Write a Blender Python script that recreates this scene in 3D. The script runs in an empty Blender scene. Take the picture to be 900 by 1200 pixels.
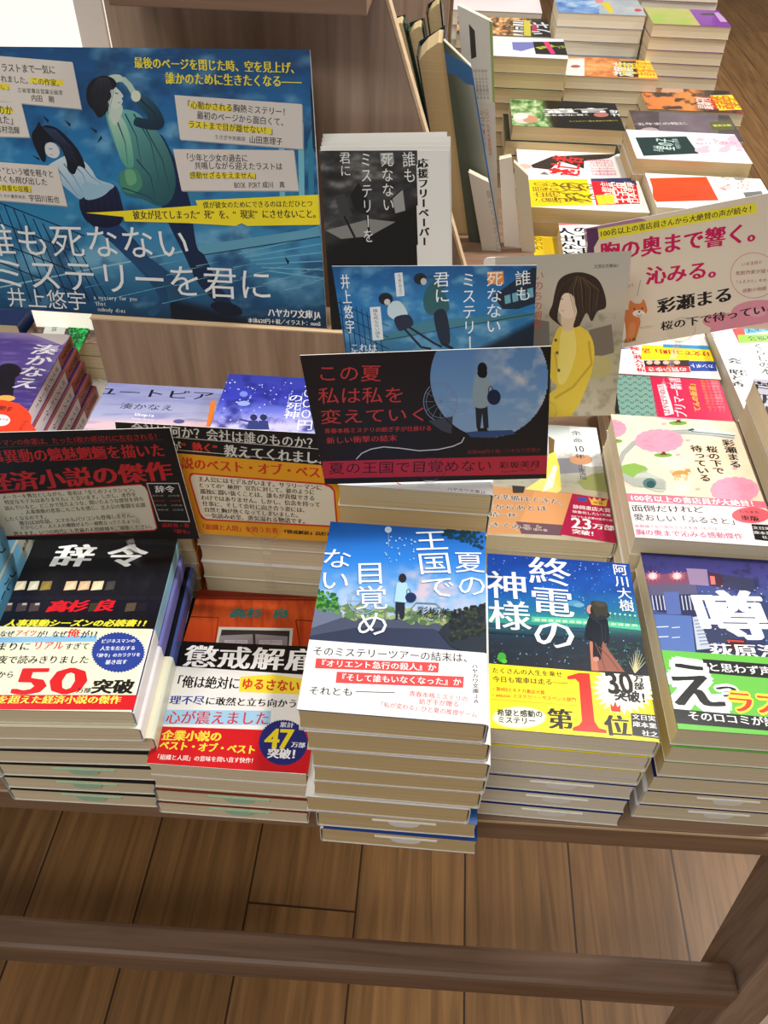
import bpy, math, random
import numpy as np
from mathutils import Vector, Matrix
from mathutils.geometry import tessellate_polygon

# ---------------------------------------------------------------- camera, world, light
scene = bpy.context.scene
COL = scene.collection
F_PX, PITCH, ROLL, YAW, CAM_Z = 966.0, math.radians(44.18), math.radians(1.5), math.radians(3.4), 1.305

def _rx(a): c, s = math.cos(a), math.sin(a); return np.array([[1, 0, 0], [0, c, -s], [0, s, c]])
def _rz(a): c, s = math.cos(a), math.sin(a); return np.array([[c, -s, 0], [s, c, 0], [0, 0, 1]])
RM = _rz(YAW) @ _rx(math.pi/2-PITCH) @ _rz(ROLL)
CP = np.array([0, 0, CAM_Z])
cam = bpy.data.cameras.new('camera'); cam.sensor_fit = 'VERTICAL'; cam.sensor_height = 36.0
cam.lens = F_PX/1200*36.0; cam.clip_start = 0.02
camo = bpy.data.objects.new('camera', cam); COL.objects.link(camo)
camo.matrix_world = Matrix.Translation(CP.tolist()) @ Matrix(RM.tolist()).to_4x4()
scene.camera = camo

scene.view_settings.view_transform = 'Standard'; scene.view_settings.look = 'None'
scene.view_settings.gamma = 1.0; scene.view_settings.use_curve_mapping = False
scene.view_settings.exposure = -0.12
w = bpy.data.worlds.new('shop_ambient'); scene.world = w; w.use_nodes = True
w.node_tree.nodes['Background'].inputs[0].default_value = (1.0, 0.955, 0.89, 1)
w.node_tree.nodes['Background'].inputs[1].default_value = 0.22

def area(name, loc, target, sx, sy, power, col=(1, .965, .92)):
    l = bpy.data.lights.new(name, 'AREA'); l.shape = 'RECTANGLE'; l.size = sx; l.size_y = sy
    l.energy = power; l.color = col
    o = bpy.data.objects.new(name, l); COL.objects.link(o); o.location = loc
    o.rotation_euler = (Vector(target)-Vector(loc)).to_track_quat('-Z', 'Y').to_euler()
    return o
area('ceiling_light_key', (0.62, 1.02, 2.7), (0.0, 0.5, 0.8), 0.16, 0.16, 28)
area('ceiling_light_back', (2.1, 1.3, 2.7), (0.3, 1.3, 0.8), 0.5, 0.5, 46)
area('ceiling_light_front', (-0.5, -0.9, 2.7), (-0.1, 0.5, 0.8), 1.6, 0.5, 24)
area('ceiling_light_left', (-1.4, 0.9, 2.7), (-0.3, 0.5, 0.8), 0.4, 0.4, 11)
area('ceiling_light_aisle', (2.4, 4.2, 2.7), (1.5, 3.8, 0), 0.8, 0.8, 60)

# ---------------------------------------------------------------- helpers
def ray(px, py): return RM @ np.array([(px-450)/F_PX, -(py-600)/F_PX, -1.0])
def atz(px, py, z): r = ray(px, py); return CP + r*((z-CAM_Z)/r[2])
def aty(px, py, y): r = ray(px, py); return CP + r*(y/r[1])
def atx(px, py, x): r = ray(px, py); return CP + r*(x/r[0])
def lin(c): return tuple((x/255/12.92 if x/255 <= .04045 else ((x/255+.055)/1.055)**2.4) for x in c[:3])
def linA(a):
    a = np.clip(np.asarray(a, float)/255, 0, 1)
    return np.where(a <= .04045, a/12.92, ((a+.055)/1.055)**2.4)

_rs = np.random.RandomState(7); _LAT = _rs.rand(64, 64)
def vnoise(x, y):
    xi = np.floor(x).astype(int); yi = np.floor(y).astype(int); fx = x-xi; fy = y-yi
    fx = fx*fx*(3-2*fx); fy = fy*fy*(3-2*fy)
    g = lambda i, j: _LAT[(i) % 64, (j) % 64]
    return (g(xi, yi)*(1-fx)+g(xi+1, yi)*fx)*(1-fy)+(g(xi, yi+1)*(1-fx)+g(xi+1, yi+1)*fx)*fy
def fbm(x, y, s=0, o=4):
    r = 0; a = .5
    for k in range(o): r = r+a*vnoise(x*2**k+s*7.3+k*3, y*2**k+s*3.1); a *= .5
    return r/(1-.5**o)
def ramp(t, stops):
    t = np.asarray(t, float); xs = [s[0] for s in stops]
    return np.stack([np.interp(t, xs, [s[1][k] for s in stops]) for k in range(3)], -1)
def mixc(a, b, t): t = np.clip(t, 0, 1)[..., None]; return a*(1-t)+np.asarray(b, float)*t

def new_mat(name):
    m = bpy.data.materials.new(name); m.use_nodes = True
    return m, m.node_tree.nodes, m.node_tree.links, m.node_tree.nodes['Principled BSDF']
def print_mat(name, rough, coat=0.0, bump=0.0):
    m, N, L, b = new_mat(name)
    a = N.new('ShaderNodeAttribute'); a.attribute_name = 'Col'
    n = N.new('ShaderNodeTexNoise'); n.inputs['Scale'].default_value = 900
    mp = N.new('ShaderNodeMapRange'); mp.inputs[3].default_value = .96; mp.inputs[4].default_value = 1.0
    L.new(n.outputs['Fac'], mp.inputs[0])
    mx = N.new('ShaderNodeVectorMath'); mx.operation = 'SCALE'
    L.new(a.outputs['Color'], mx.inputs[0]); L.new(mp.outputs[0], mx.inputs['Scale'])
    L.new(mx.outputs[0], b.inputs['Base Color'])
    b.inputs['Roughness'].default_value = rough; b.inputs['Coat Weight'].default_value = coat
    b.inputs['Coat Roughness'].default_value = .12; b.inputs['Specular IOR Level'].default_value = .32
    return m
M_COVER = print_mat('printed_cover', .27, 0)
M_CARD = print_mat('printed_card', .5, 0)
M_MATTE = print_mat('printed_paper', .7)
def page_mat(name, c1, c2):
    m, N, L, b = new_mat(name)
    tc = N.new('ShaderNodeTexCoord'); mp = N.new('ShaderNodeMapping'); mp.inputs['Scale'].default_value = (6, 6, 2600)
    n = N.new('ShaderNodeTexNoise'); n.inputs['Scale'].default_value = 1.0; n.inputs['Detail'].default_value = 3
    r = N.new('ShaderNodeValToRGB'); r.color_ramp.elements[0].position = .3; r.color_ramp.elements[1].position = .7
    r.color_ramp.elements[0].color = (*lin(c1), 1); r.color_ramp.elements[1].color = (*lin(c2), 1)
    L.new(tc.outputs['Object'], mp.inputs[0]); L.new(mp.outputs[0], n.inputs[0]); L.new(n.outputs['Fac'], r.inputs[0])
    L.new(r.outputs[0], b.inputs['Base Color']); b.inputs['Roughness'].default_value = .85
    bp = N.new('ShaderNodeBump'); bp.inputs['Strength'].default_value = .25; bp.inputs['Distance'].default_value = .0003
    L.new(n.outputs['Fac'], bp.inputs['Height']); L.new(bp.outputs[0], b.inputs['Normal'])
    return m
M_PAGE = page_mat('page_edges_cream', (214, 198, 164), (240, 226, 194))
M_PAGE2 = page_mat('page_edges_pale', (220, 210, 186), (244, 236, 216))
M_PAGE3 = page_mat('page_edges_tan', (196, 170, 122), (224, 200, 152))
def wood_mat(name, c1, c2, axis='z', scale=1.0, rough=.5):
    m, N, L, b = new_mat(name)
    tc = N.new('ShaderNodeTexCoord'); mp = N.new('ShaderNodeMapping')
    s = [45*scale]*3; s['xyz'.index(axis)] = 2.2*scale; mp.inputs['Scale'].default_value = s
    n = N.new('ShaderNodeTexNoise'); n.inputs['Scale'].default_value = 2.2; n.inputs['Detail'].default_value = 8
    n.inputs['Distortion'].default_value = .6
    r = N.new('ShaderNodeValToRGB'); r.color_ramp.elements[0].position = .33; r.color_ramp.elements[1].position = .68
    r.color_ramp.elements[0].color = (*lin(c1), 1); r.color_ramp.elements[1].color = (*lin(c2), 1)
    L.new(tc.outputs['Object'], mp.inputs[0]); L.new(mp.outputs[0], n.inputs[0]); L.new(n.outputs['Fac'], r.inputs[0])
    L.new(r.outputs[0], b.inputs['Base Color']); b.inputs['Roughness'].default_value = rough
    return m
M_WOOD_V = wood_mat('ash_veneer_upright', (146, 122, 104), (178, 152, 132), 'z')
M_WOOD_X = wood_mat('ash_veneer_rail', (118, 90, 70), (142, 112, 90), 'x')
M_WOOD_EDGE = wood_mat('ash_edge_light', (205, 175, 140), (225, 198, 160), 'x')
M_WOOD_Y = wood_mat('ash_veneer_top', (122, 94, 72), (148, 118, 94), 'x')
def floor_mat():
    m, N, L, b = new_mat('oak_floor_planks')
    tc = N.new('ShaderNodeTexCoord'); sp = N.new('ShaderNodeSeparateXYZ'); L.new(tc.outputs['Object'], sp.inputs[0])
    cb = N.new('ShaderNodeCombineXYZ')
    ax = N.new('ShaderNodeMath'); ax.operation = 'ADD'; ax.inputs[1].default_value = .055+.165*20
    ay = N.new('ShaderNodeMath'); ay.operation = 'ADD'; ay.inputs[1].default_value = 13.6-.47+1.7
    L.new(sp.outputs[0], ax.inputs[0]); L.new(sp.outputs[1], ay.inputs[0])
    L.new(ay.outputs[0], cb.inputs[0]); L.new(ax.outputs[0], cb.inputs[1])
    br = N.new('ShaderNodeTexBrick'); br.offset = .5; br.offset_frequency = 19
    for k, v in (('Scale', 1.0), ('Mortar Size', .0016), ('Brick Width', 3.4), ('Row Height', .165), ('Bias', 0.0), ('Mortar Smooth', .1)):
        br.inputs[k].default_value = v
    br.inputs['Color1'].default_value = (.0, .0, .0, 1); br.inputs['Color2'].default_value = (1, 1, 1, 1)
    br.inputs['Mortar'].default_value = (.5, .5, .5, 1); L.new(cb.outputs[0], br.inputs['Vector'])
    # grain, shifted per plank
    mp = N.new('ShaderNodeMapping'); mp.inputs['Scale'].default_value = (34, 1.6, 1); L.new(tc.outputs['Object'], mp.inputs[0])
    off = N.new('ShaderNodeVectorMath'); off.operation = 'MULTIPLY_ADD'
    L.new(br.outputs['Color'], off.inputs[0]); off.inputs[1].default_value = (13, 7, 3); L.new(mp.outputs[0], off.inputs[2])
    n = N.new('ShaderNodeTexNoise'); n.inputs['Scale'].default_value = 1.4; n.inputs['Detail'].default_value = 9
    n.inputs['Distortion'].default_value = 1.6; L.new(off.outputs[0], n.inputs[0])
    r = N.new('ShaderNodeValToRGB'); e = r.color_ramp.elements
    e[0].position = .28; e[0].color = (*lin((112, 78, 42)), 1); e[1].position = .74; e[1].color = (*lin((166, 122, 74)), 1)
    L.new(n.outputs['Fac'], r.inputs[0])
    hv = N.new('ShaderNodeMapRange'); hv.inputs[3].default_value = .84; hv.inputs[4].default_value = 1.08
    L.new(br.outputs['Color'], hv.inputs[0])
    s1 = N.new('ShaderNodeVectorMath'); s1.operation = 'SCALE'; L.new(r.outputs[0], s1.inputs[0]); L.new(hv.outputs[0], s1.inputs['Scale'])
    mx = N.new('ShaderNodeMix'); mx.data_type = 'RGBA'; L.new(br.outputs['Fac'], mx.inputs[0])
    L.new(s1.outputs[0], mx.inputs[6]); mx.inputs[7].default_value = (*lin((60, 38, 20)), 1)
    L.new(mx.outputs[2], b.inputs['Base Color']); b.inputs['Roughness'].default_value = .42
    return m
def plain_mat(name, c, rough=.5, **k):
    m, N, L, b = new_mat(name); n = N.new('ShaderNodeTexNoise'); n.inputs['Scale'].default_value = 60
    r = N.new('ShaderNodeValToRGB'); r.color_ramp.elements[0].color = (*[x*.93 for x in lin(c)], 1); r.color_ramp.elements[1].color = (*lin(c), 1)
    L.new(n.outputs['Fac'], r.inputs[0]); L.new(r.outputs[0], b.inputs['Base Color']); b.inputs['Roughness'].default_value = rough
    for a, v in k.items(): b.inputs[a.replace('_', ' ')].default_value = v
    return m
M_CLEAR = plain_mat('clear_plastic', (250, 250, 250), .06, Transmission_Weight=1.0, IOR=1.2, Alpha=.2)
M_SLIP = plain_mat('slip_paper_white', (248, 246, 240), .6)
M_SLIPG = plain_mat('slip_paper_green', (176, 214, 184), .6)

def link(name, me, mat, parent=None):
    o = bpy.data.objects.new(name, me); COL.objects.link(o)
    if mat is not None and not me.materials: me.materials.append(mat)
    if parent: o.parent = parent
    return o
def mesh(name, vs, fs, mat, parent=None, col=None):
    me = bpy.data.meshes.new(name); me.from_pydata([tuple(map(float, v)) for v in vs], [], fs); me.update()
    if col is not None:
        at = me.color_attributes.new('Col', 'FLOAT_COLOR', 'CORNER')
        at.data.foreach_set('color', np.tile(np.array([*lin(col), 1.0], np.float32), len(me.loops)))
    return link(name, me, mat, parent)
def tag(o, label=None, cat=None, group=None, kind=None):
    if label: o['label'] = label
    if cat: o['category'] = cat
    if group: o['group'] = group
    if kind: o['kind'] = kind
    return o
def empty(name, loc, rz=0.0):
    o = bpy.data.objects.new(name, None); COL.objects.link(o); o.location = tuple(map(float, loc)); o.rotation_euler = (0, 0, rz)
    o.empty_display_size = .01; return o
def prism(poly, z0, z1, f=lambda x, y, z: (x, y, z)):
    n = len(poly); vs = [f(x, y, z0) for x, y in poly]+[f(x, y, z1) for x, y in poly]
    fs = [list(range(n))[::-1], list(range(n, 2*n))]+[[i, (i+1) % n, n+(i+1) % n, n+i] for i in range(n)]
    return vs, fs
def boxm(x0, x1, y0, y1, z0, z1, c=.0):
    """box whose four upright corners are chamfered by c"""
    p = [(x0+c, y0), (x1-c, y0), (x1, y0+c), (x1, y1-c), (x1-c, y1), (x0+c, y1), (x0, y1-c), (x0, y0+c)] if c else [(x0, y0), (x1, y0), (x1, y1), (x0, y1)]
    return prism(p, z0, z1)
def bevel(o, wd=.002):
    m = o.modifiers.new('edge_bevel', 'BEVEL'); m.width = wd; m.segments = 2; m.limit_method = 'ANGLE'; return o

# ---------------------------------------------------------------- lettering
_G = {}
_fc = bpy.data.curves.new('lettering', 'FONT'); _fc.size = 1; _fc.resolution_u = 2
_fo = bpy.data.objects.new('lettering', _fc); COL.objects.link(_fo)
def glyph(ch):
    if ch in _G: return _G[ch]
    _fc.body = ch; dg = bpy.context.evaluated_depsgraph_get(); dg.update()
    ev = _fo.evaluated_get(dg); me = ev.to_mesh(); me.calc_loop_triangles()
    v = np.array([(p.co.x, p.co.y) for p in me.vertices]).reshape(-1, 2)
    t = np.array([tuple(q.vertices) for q in me.loop_triangles], int).reshape(-1, 3)
    ev.to_mesh_clear(); _G[ch] = (v, t); return _G[ch]
VERT_ROT = set('ー―…「」『』（）()〜＋')
HALF = lambda ch: ord(ch) < 0x250

class Sheet:
    """flat printed surface: origin O, right U, up V (unit vectors, world), size w,h in metres or an outline"""
    def __init__(s, O, U, V, w, h, outline=None):
        s.O, s.U, s.V = map(np.asarray, (O, U, V)); s.N = np.cross(s.U, s.V); s.w, s.h = w, h
        s.outline = outline or [(0, 0), (w, 0), (w, h), (0, h)]
        s.vs, s.ts, s.cs = [], [], []; s.n = 0; s.k = 0; s.zm = (0, 0, 1.0); s.dz = 5e-6; s.lo, s.hi = 0.0, h; s.raw = False
    def z(s, ox, oy, sc): s.zm = (ox, oy, sc); return s
    def uv(s, p):
        if s.raw: return np.array([p[0]*1e-3, p[1]*1e-3])
        r = ray(s.zm[0]+p[0]/s.zm[2], s.zm[1]+p[1]/s.zm[2]); t = np.dot(s.O-CP, s.N)/np.dot(r, s.N); q = CP+r*t-s.O
        return np.array([np.dot(q, s.U), np.dot(q, s.V)])
    def px(s, u, v):
        P = s.O-CP+s.U*u[..., None]+s.V*v[..., None]; q = P @ RM
        return (450+F_PX*q[..., 0]/-q[..., 2]-s.zm[0])*s.zm[2], (600-F_PX*q[..., 1]/-q[..., 2]-s.zm[1])*s.zm[2]
    def _add(s, v, t, c, k):
        z = np.full((len(v), 1), (s.k if k is None else k)*s.dz)
        s.vs.append(np.hstack([v, z])); s.ts.append(np.asarray(t)+s.n); s.n += len(v)
        c = np.asarray(c, float); s.cs.append(np.tile(c, (len(v), 1)) if c.ndim == 1 else c)
    def clip(s, v, t, c):
        """clip triangles against the outline"""
        ol = s.clipo
        mn, mx = v.min(0), v.max(0); ins = np.ones(len(v), bool)
        for a, b in zip(ol, ol[1:]+ol[:1]):
            ins &= ((b[0]-a[0])*(v[:, 1]-a[1])-(b[1]-a[1])*(v[:, 0]-a[0])) > -1e-9
        if ins.all(): return v, t
        ov, ot = [], []
        for q in t:
            pts = [tuple(v[i]) for i in q]
            if not ins[list(q)].all():
                for a, b in zip(ol, ol[1:]+ol[:1]):
                    o = []; 
                    for i in range(len(pts)):
                        p, r = pts[i], pts[(i+1) % len(pts)]
                        dp = (b[0]-a[0])*(p[1]-a[1])-(b[1]-a[1])*(p[0]-a[0]); dr = (b[0]-a[0])*(r[1]-a[1])-(b[1]-a[1])*(r[0]-a[0])
                        if dp >= 0: o.append(p)
                        if (dp >= 0) != (dr >= 0): f = dp/(dp-dr); o.append((p[0]+(r[0]-p[0])*f, p[1]+(r[1]-p[1])*f))
                    pts = o
                    if len(pts) < 3: break
                if len(pts) < 3: continue
            n = len(ov); ov += pts; ot += [(n, n+i, n+i+1) for i in range(1, len(pts)-1)]
        return (np.array(ov).reshape(-1, 2), np.array(ot, int).reshape(-1, 3))
    @property
    def clipo(s):
        if s.lo > 0 or s.hi < s.h:
            return [(0, s.lo), (s.w, s.lo), (s.w, s.hi), (0, s.hi)]
        return s.outline
    def polyuv(s, pts, c, k=None, st=1.0):
        tr = tessellate_polygon([[Vector((p[0], p[1], 0)) for p in pts]])
        v = np.array([(p[0], p[1]) for p in pts]); t = []
        for q in tr:
            a, b, d = v[q[0]], v[q[1]], v[q[2]]
            cr = (b[0]-a[0])*(d[1]-a[1])-(b[1]-a[1])*(d[0]-a[0])
            if abs(cr) > 1e-14: t.append(q if cr > 0 else (q[0], q[2], q[1]))
        if not t: return
        v, t = s.clip(v, np.array(t), c)
        if len(t):
            if k is None: s.k += st
            s._add(v, t, linA(c(*s.px(v[:, 0], v[:, 1]))) if callable(c) else lin(c), k)
    def poly(s, pts, c, k=None, st=1.0): s.polyuv([s.uv(p) for p in pts], c, k, st)
    def blob(s, pts, c, k=None):
        P = [np.array(q, float) for q in pts]; n = len(P); o = []
        for i in range(n):
            a, b_, d, e = P[i-1], P[i], P[(i+1) % n], P[(i+2) % n]
            for t in (0, .25, .5, .75): o.append(tuple(.5*(2*b_+(d-a)*t+(2*a-5*b_+4*d-e)*t*t+(3*b_-a-3*d+e)*t**3)))
        s.poly(o, c, k)
    def ell(s, cx, cy, rx, ry, c, k=None, n=28, spike=0, rot=0):
        P = []
        for i in range(n):
            a = 2*math.pi*i/n; f = 1-spike*(i % 2); x = rx*f*math.cos(a); y = ry*f*math.sin(a)
            P.append((cx+x*math.cos(rot)-y*math.sin(rot), cy+x*math.sin(rot)+y*math.cos(rot)))
        s.poly(P, c, k, .2 if n <= 9 else .7)
    def line(s, pts, wd, c, k=None, taper=False):
        P = [np.array(p, float) for p in pts]; n = len(P); L, R = [], []
        for i in range(n):
            d = P[min(i+1, n-1)]-P[max(i-1, 0)]; d = d/(np.hypot(*d)+1e-9); nn = np.array([-d[1], d[0]])
            ww = wd/2*(1-(i/(n-1))*.85 if taper else 1)
            L.append(s.uv(P[i]+nn*ww)); R.append(s.uv(P[i]-nn*ww))
        if k is None: s.k += .5
        for i in range(n-1): s.polyuv([L[i], L[i+1], R[i+1], R[i]], c, s.k if k is None else k)
    def ring(s, cx, cy, rx, ry, wd, c, a0=0, a1=360, n=32):
        s.line([(cx+rx*math.cos(math.radians(a0+(a1-a0)*i/n)), cy+ry*math.sin(math.radians(a0+(a1-a0)*i/n))) for i in range(n+1)], wd, c)
    def field(s, fn, cell=.0011, k=None, v0=0.0, v1=None, mask=None):
        """fine grid coloured by fn(X, Y) in zoom pixels of the photo crop used for measuring"""
        v1 = s.hi if v1 is None else v1
        nu, nv = max(2, int(s.w/cell)), max(2, int((v1-v0)/cell))
        a, b = np.meshgrid(np.linspace(0, 1, nu+1), np.linspace(v0/s.h, v1/s.h, nv+1))
        ol = [np.array(p) for p in s.outline]
        if len(ol) == 4: p = (ol[0]*((1-a)*(1-b))[..., None]+ol[1]*(a*(1-b))[..., None]+ol[2]*(a*b)[..., None]+ol[3]*((1-a)*b)[..., None])
        else: p = np.stack([a*s.w, b*s.h], -1)
        X, Y = s.px(p[..., 0], p[..., 1]); c = linA(fn(X, Y)).reshape(-1, 3)
        I = np.arange((nu+1)*(nv+1)).reshape(nv+1, nu+1)
        t1 = np.stack([I[:-1, :-1], I[:-1, 1:], I[1:, 1:]], -1); t2 = np.stack([I[:-1, :-1], I[1:, 1:], I[1:, :-1]], -1)
        if mask is not None:
            mk = mask((X[:-1, :-1]+X[1:, 1:])/2, (Y[:-1, :-1]+Y[1:, 1:])/2); t1, t2 = t1[mk], t2[mk]
        if k is None: s.k += 1
        s._add(p.reshape(-1, 2), np.concatenate([t1.reshape(-1, 3), t2.reshape(-1, 3)]), c, k)
    def text(s, st, p0, p1, c, b=.02, a=1.0, v=False, o=None, ow=.07, sk=0.0, by=0.0, gap=1.0):
        """characters between p0 and p1 (mid-line); a = height/width (or width/height when vertical)"""
        q0, q1 = s.uv(p0), s.uv(p1); d = q1-q0; L = float(np.hypot(*d)); d = d/L; nrm = np.array([-d[1], d[0]])
        adv = [(.5 if (not v and HALF(ch)) else 1.0) for ch in st]; em = L/sum(adv)
        offs = [(-b, 0), (b, 0)] if b else [(0, 0)]
        if b > .032: offs = [(b*t, 0) for t in (-1, -.5, 0, .5, 1)]
        if by: offs += [(b*t, by*u) for t in (-.7, 0, .7) for u in (-1, 1)]
        runs = []
        if o is not None: runs.append((o, [(ow*math.cos(t), ow*math.sin(t)) for t in np.arange(0, 2*math.pi, math.pi/6)]+[(0, 0), (ow/2, 0), (-ow/2, 0)]))
        runs.append((c, offs))
        for colr, of in runs:
            s.k += .6; pos = 0.0; V, T, Z = [], [], []; n = 0
            for ch, ad in zip(st, adv):
                if ch not in ' 　':
                    g, t = glyph(ch)
                    if len(g) and len(t):
                        x = g[:, 0].copy(); y = g[:, 1].copy()-.37
                        if HALF(ch):
                            wd = x.max()-x.min(); x = (x-x.min()-wd/2)*min(1.0, .46/max(wd, .1) if not v else 1)*1.0+ad/2
                        if v and ch in VERT_ROT:
                            x, y = y+.5, -(x-.5)
                        if v and ch in 'っゃゅょッャュョァィゥェォ、。': x = x+.12; y = y+.12
                        if v and ch in '、。': x = x+.45; y = y+.45
                        for io, (ox, oy) in enumerate(of):
                            X = x+ox; Y = y+oy
                            if v:
                                gx = (X-.5)*em*a; gy = (pos+.5-Y)*em
                                P = q0+np.outer(gy, d)+np.outer(gx, nrm)
                            else:
                                gx = (pos+X+sk*(Y+.37))*em; gy = Y*em*a*gap
                                P = q0+np.outer(gx, d)+np.outer(gy, nrm)
                            V.append(P); T.append(t+n); n += len(P); Z += [io]*len(t)
                pos += ad
            if not V: continue
            V = np.concatenate(V); T = np.concatenate(T)
            A = V[T[:, 0]]; B = V[T[:, 1]]; D = V[T[:, 2]]
            cr = (B[:, 0]-A[:, 0])*(D[:, 1]-A[:, 1])-(B[:, 1]-A[:, 1])*(D[:, 0]-A[:, 0]); T = np.where((cr < 0)[:, None], T[:, ::-1], T)
            Z = np.array(Z)
            for io in range(len(of)):
                V2, T2 = s.clip(V, T[Z == io], colr); s.k += .22
                if len(T2):
                    ui, iv = np.unique(T2, return_inverse=True); s._add(V2[ui], iv.reshape(-1, 3), lin(colr), None)
    def data(s):
        if not s.vs: return np.zeros((0, 3)), np.zeros((0, 3), int), np.zeros((0, 3))
        return np.concatenate(s.vs), np.concatenate(s.ts), np.concatenate(s.cs)

def art_mesh(name, body_v, body_f, body_c, sheet, zoff, swap=None):
    """body faces (with one colour each) plus printed layers lifted to height zoff, one mesh"""
    v, t, c = sheet.data() if sheet else (np.zeros((0, 3)), np.zeros((0, 3), int), np.zeros((0, 3)))
    v = v.copy(); v[:, 2] += zoff; nb = len(body_v)
    me = bpy.data.meshes.new(name)
    me.from_pydata([tuple(map(float, p)) for p in body_v]+v.tolist(), [], [list(f) for f in body_f]+(t+nb).tolist()); 
    at = me.color_attributes.new('Col', 'FLOAT_COLOR', 'CORNER')
    lc = []
    for f, cc in zip(body_f, body_c): lc += [(*lin(cc), 1.0)]*len(f)
    lc = np.array(lc, np.float32).reshape(-1, 4)
    if len(t): cc = c[t.reshape(-1)]; lc = np.vstack([lc, np.hstack([cc, np.ones((len(cc), 1))]).astype(np.float32)])
    at.data.foreach_set('color', lc.reshape(-1)); me.update(); return me

# ---------------------------------------------------------------- books
def u_wrap(W, H, T, r, t, y0=0.0, out=0.0, spine_right=True, c_top=(255, 255, 255), c_spine=(255, 255, 255), c_in=(235, 230, 220)):
    """a cover or band wrapped round the block: front board, rounded spine, back board"""
    def path(o):
        P = [(0.0, T-o)]
        for i in range(6):
            a = math.pi/2*(1-i/5); P.append((W-r+(r-o)*math.cos(a), T-r+(r-o)*math.sin(a)))
        for i in range(6):
            a = -math.pi/2*i/5; P.append((W-r+(r-o)*math.cos(a), r+(r-o)*math.sin(a)))
        P.append((0.0, o)); return P
    A, B = path(-out), path(-out+t); n = len(A)
    vs = []
    for y in (y0, H): vs += [(x, y, z) for x, z in A]+[(x, y, z) for x, z in B]
    m = 2*n; fs, cs = [], []
    for i in range(n-1):
        sp = 1 <= i <= n-3
        fs.append((i, i+1, m+i+1, m+i)[::-1]); cs.append(c_spine if sp else c_top)
        fs.append((n+i, n+i+1, m+n+i+1, m+n+i)); cs.append(c_in)
        fs.append((i, i+1, n+i+1, n+i)); cs.append(c_spine if sp else c_top)
        fs.append((m+i, m+i+1, m+n+i+1, m+n+i)[::-1]); cs.append(c_spine if sp else c_top)
    fs.append((0, n, m+n, m)); cs.append(c_top); fs.append((n-1, 2*n-1, m+2*n-1, m+n-1)[::-1]); cs.append(c_top)
    fs = [f[::-1] for f in fs]
    return vs, fs, cs
ORD = ['topmost', 'second', 'third', 'fourth', 'fifth', 'sixth', 'seventh', 'eighth', 'ninth', 'tenth', 'eleventh', 'twelfth']
def page_block(W, H, T, mat, root):
    e = .0006; a, b = e, T-e; x1 = W-.0014; r = min(.0028, T*.3)
    prof = [(.0006, a), (x1-r, a), (x1-r*.3, a+r*.3), (x1, a+r), (x1, b-r), (x1-r*.3, b-r*.3), (x1-r, b), (.0006, b), (.0011, T/2)]
    n = len(prof); vs = [(x, .0008, z) for x, z in prof]+[(x, H-.0008, z) for x, z in prof]
    fs = [list(range(n)), list(range(n, 2*n))[::-1]]+[[i, n+i, n+(i+1) % n, (i+1) % n] for i in range(n)]
    return mesh('page_block', vs, fs, mat, root)
def slip(T, W, H, x0, mat, root, back=False, lw=.042):
    z = T*.72; vs = []; yy = -.0003 if not back else H+.0003; s = 1 if not back else -1
    p = [(x0-lw/2, z-.0005), (x0-.0105, z-.0005), (x0-.009, z-.004), (x0-.005, z-.0062), (x0+.005, z-.0062), (x0+.009, z-.004), (x0+.0105, z-.0005),
         (x0+lw/2, z-.0005), (x0+lw/2, z+.0004), (x0-lw/2, z+.0004)]
    vs = [(x, yy, q) for x, q in p]+[(x, yy+.0012*s, q) for x, q in p]; n = len(p)
    fs = [list(range(n)) if not back else list(range(n))[::-1], [n+i for i in range(n)][::-1]]+[[i, n+i, n+(i+1) % n, (i+1) % n] for i in range(n)]
    mesh('sales_slip', vs, fs, mat, root)
def make_book(loc, yaw, W, H, T, top=(255, 255, 255), spine=None, art=None, band=None, band_art=None, band_c=(240, 238, 230), page=None,
              slipm=None, slip_back=False, slipx=.55, name='paperback_book', r=None, band_spine=None, spine_text=None, spine_low=None):
    """band = height of the paper band in metres"""
    root = empty(name, loc, yaw); spine = spine or top; r = r or min(.0022, T*.3)
    c, sn = math.cos(yaw), math.sin(yaw); U = np.array([c, sn, 0]); V = np.array([-sn, c, 0]); O = np.array(loc)+np.array([0, 0, T])
    sh = None
    if art: sh = Sheet(O, U, V, W, H); sh.lo = band or 0.0; art(sh)
    bv, bf, bc = u_wrap(W, H, T, r, .0004, c_top=top, c_spine=spine)
    link('cover', art_mesh('cover', bv, bf, bc, sh, T+.00002), M_COVER, root)
    page_block(W, H, T, page or M_PAGE, root)
    if spine_text:
        ss = Sheet((0, 0, 0), (0, 1, 0), (0, 0, 1), H, T); ss.raw = True
        if spine_low: ss.poly([(0, .4), (spine_low[0], .4), (spine_low[0], T*1000-.4), (0, T*1000-.4)], spine_low[1])
        for tx, y1, y0, sc, cc in spine_text: ss.text(tx, (y1, T*500), (y0, T*500), cc, .02, v=True, a=sc)
        m_ = art_mesh('spine_lettering', [], [], [], ss, 0); o_ = link('spine_lettering', m_, M_COVER, root)
        o_.matrix_basis = Matrix(((0, 0, 1, W+.0004), (1, 0, 0, 0), (0, 1, 0, 0), (0, 0, 0, 1)))
    if band:
        bs = None
        if band_art: bs = Sheet(O, U, V, W, H); bs.hi = band; band_art(bs)
        bv, bf, bc = u_wrap(W, band, T, r, .00018, y0=-.0002, out=.0002+(sh.k*5e-6 if sh else 0), c_top=band_c, c_spine=band_spine or band_c)
        link('paper_band', art_mesh('paper_band', bv, bf, bc, bs, T+.00024+(sh.k*5e-6 if sh else 0)), M_COVER, root)
    if slipm: slip(T, W, H, W*slipx, slipm, root, slip_back)
    return root
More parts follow.
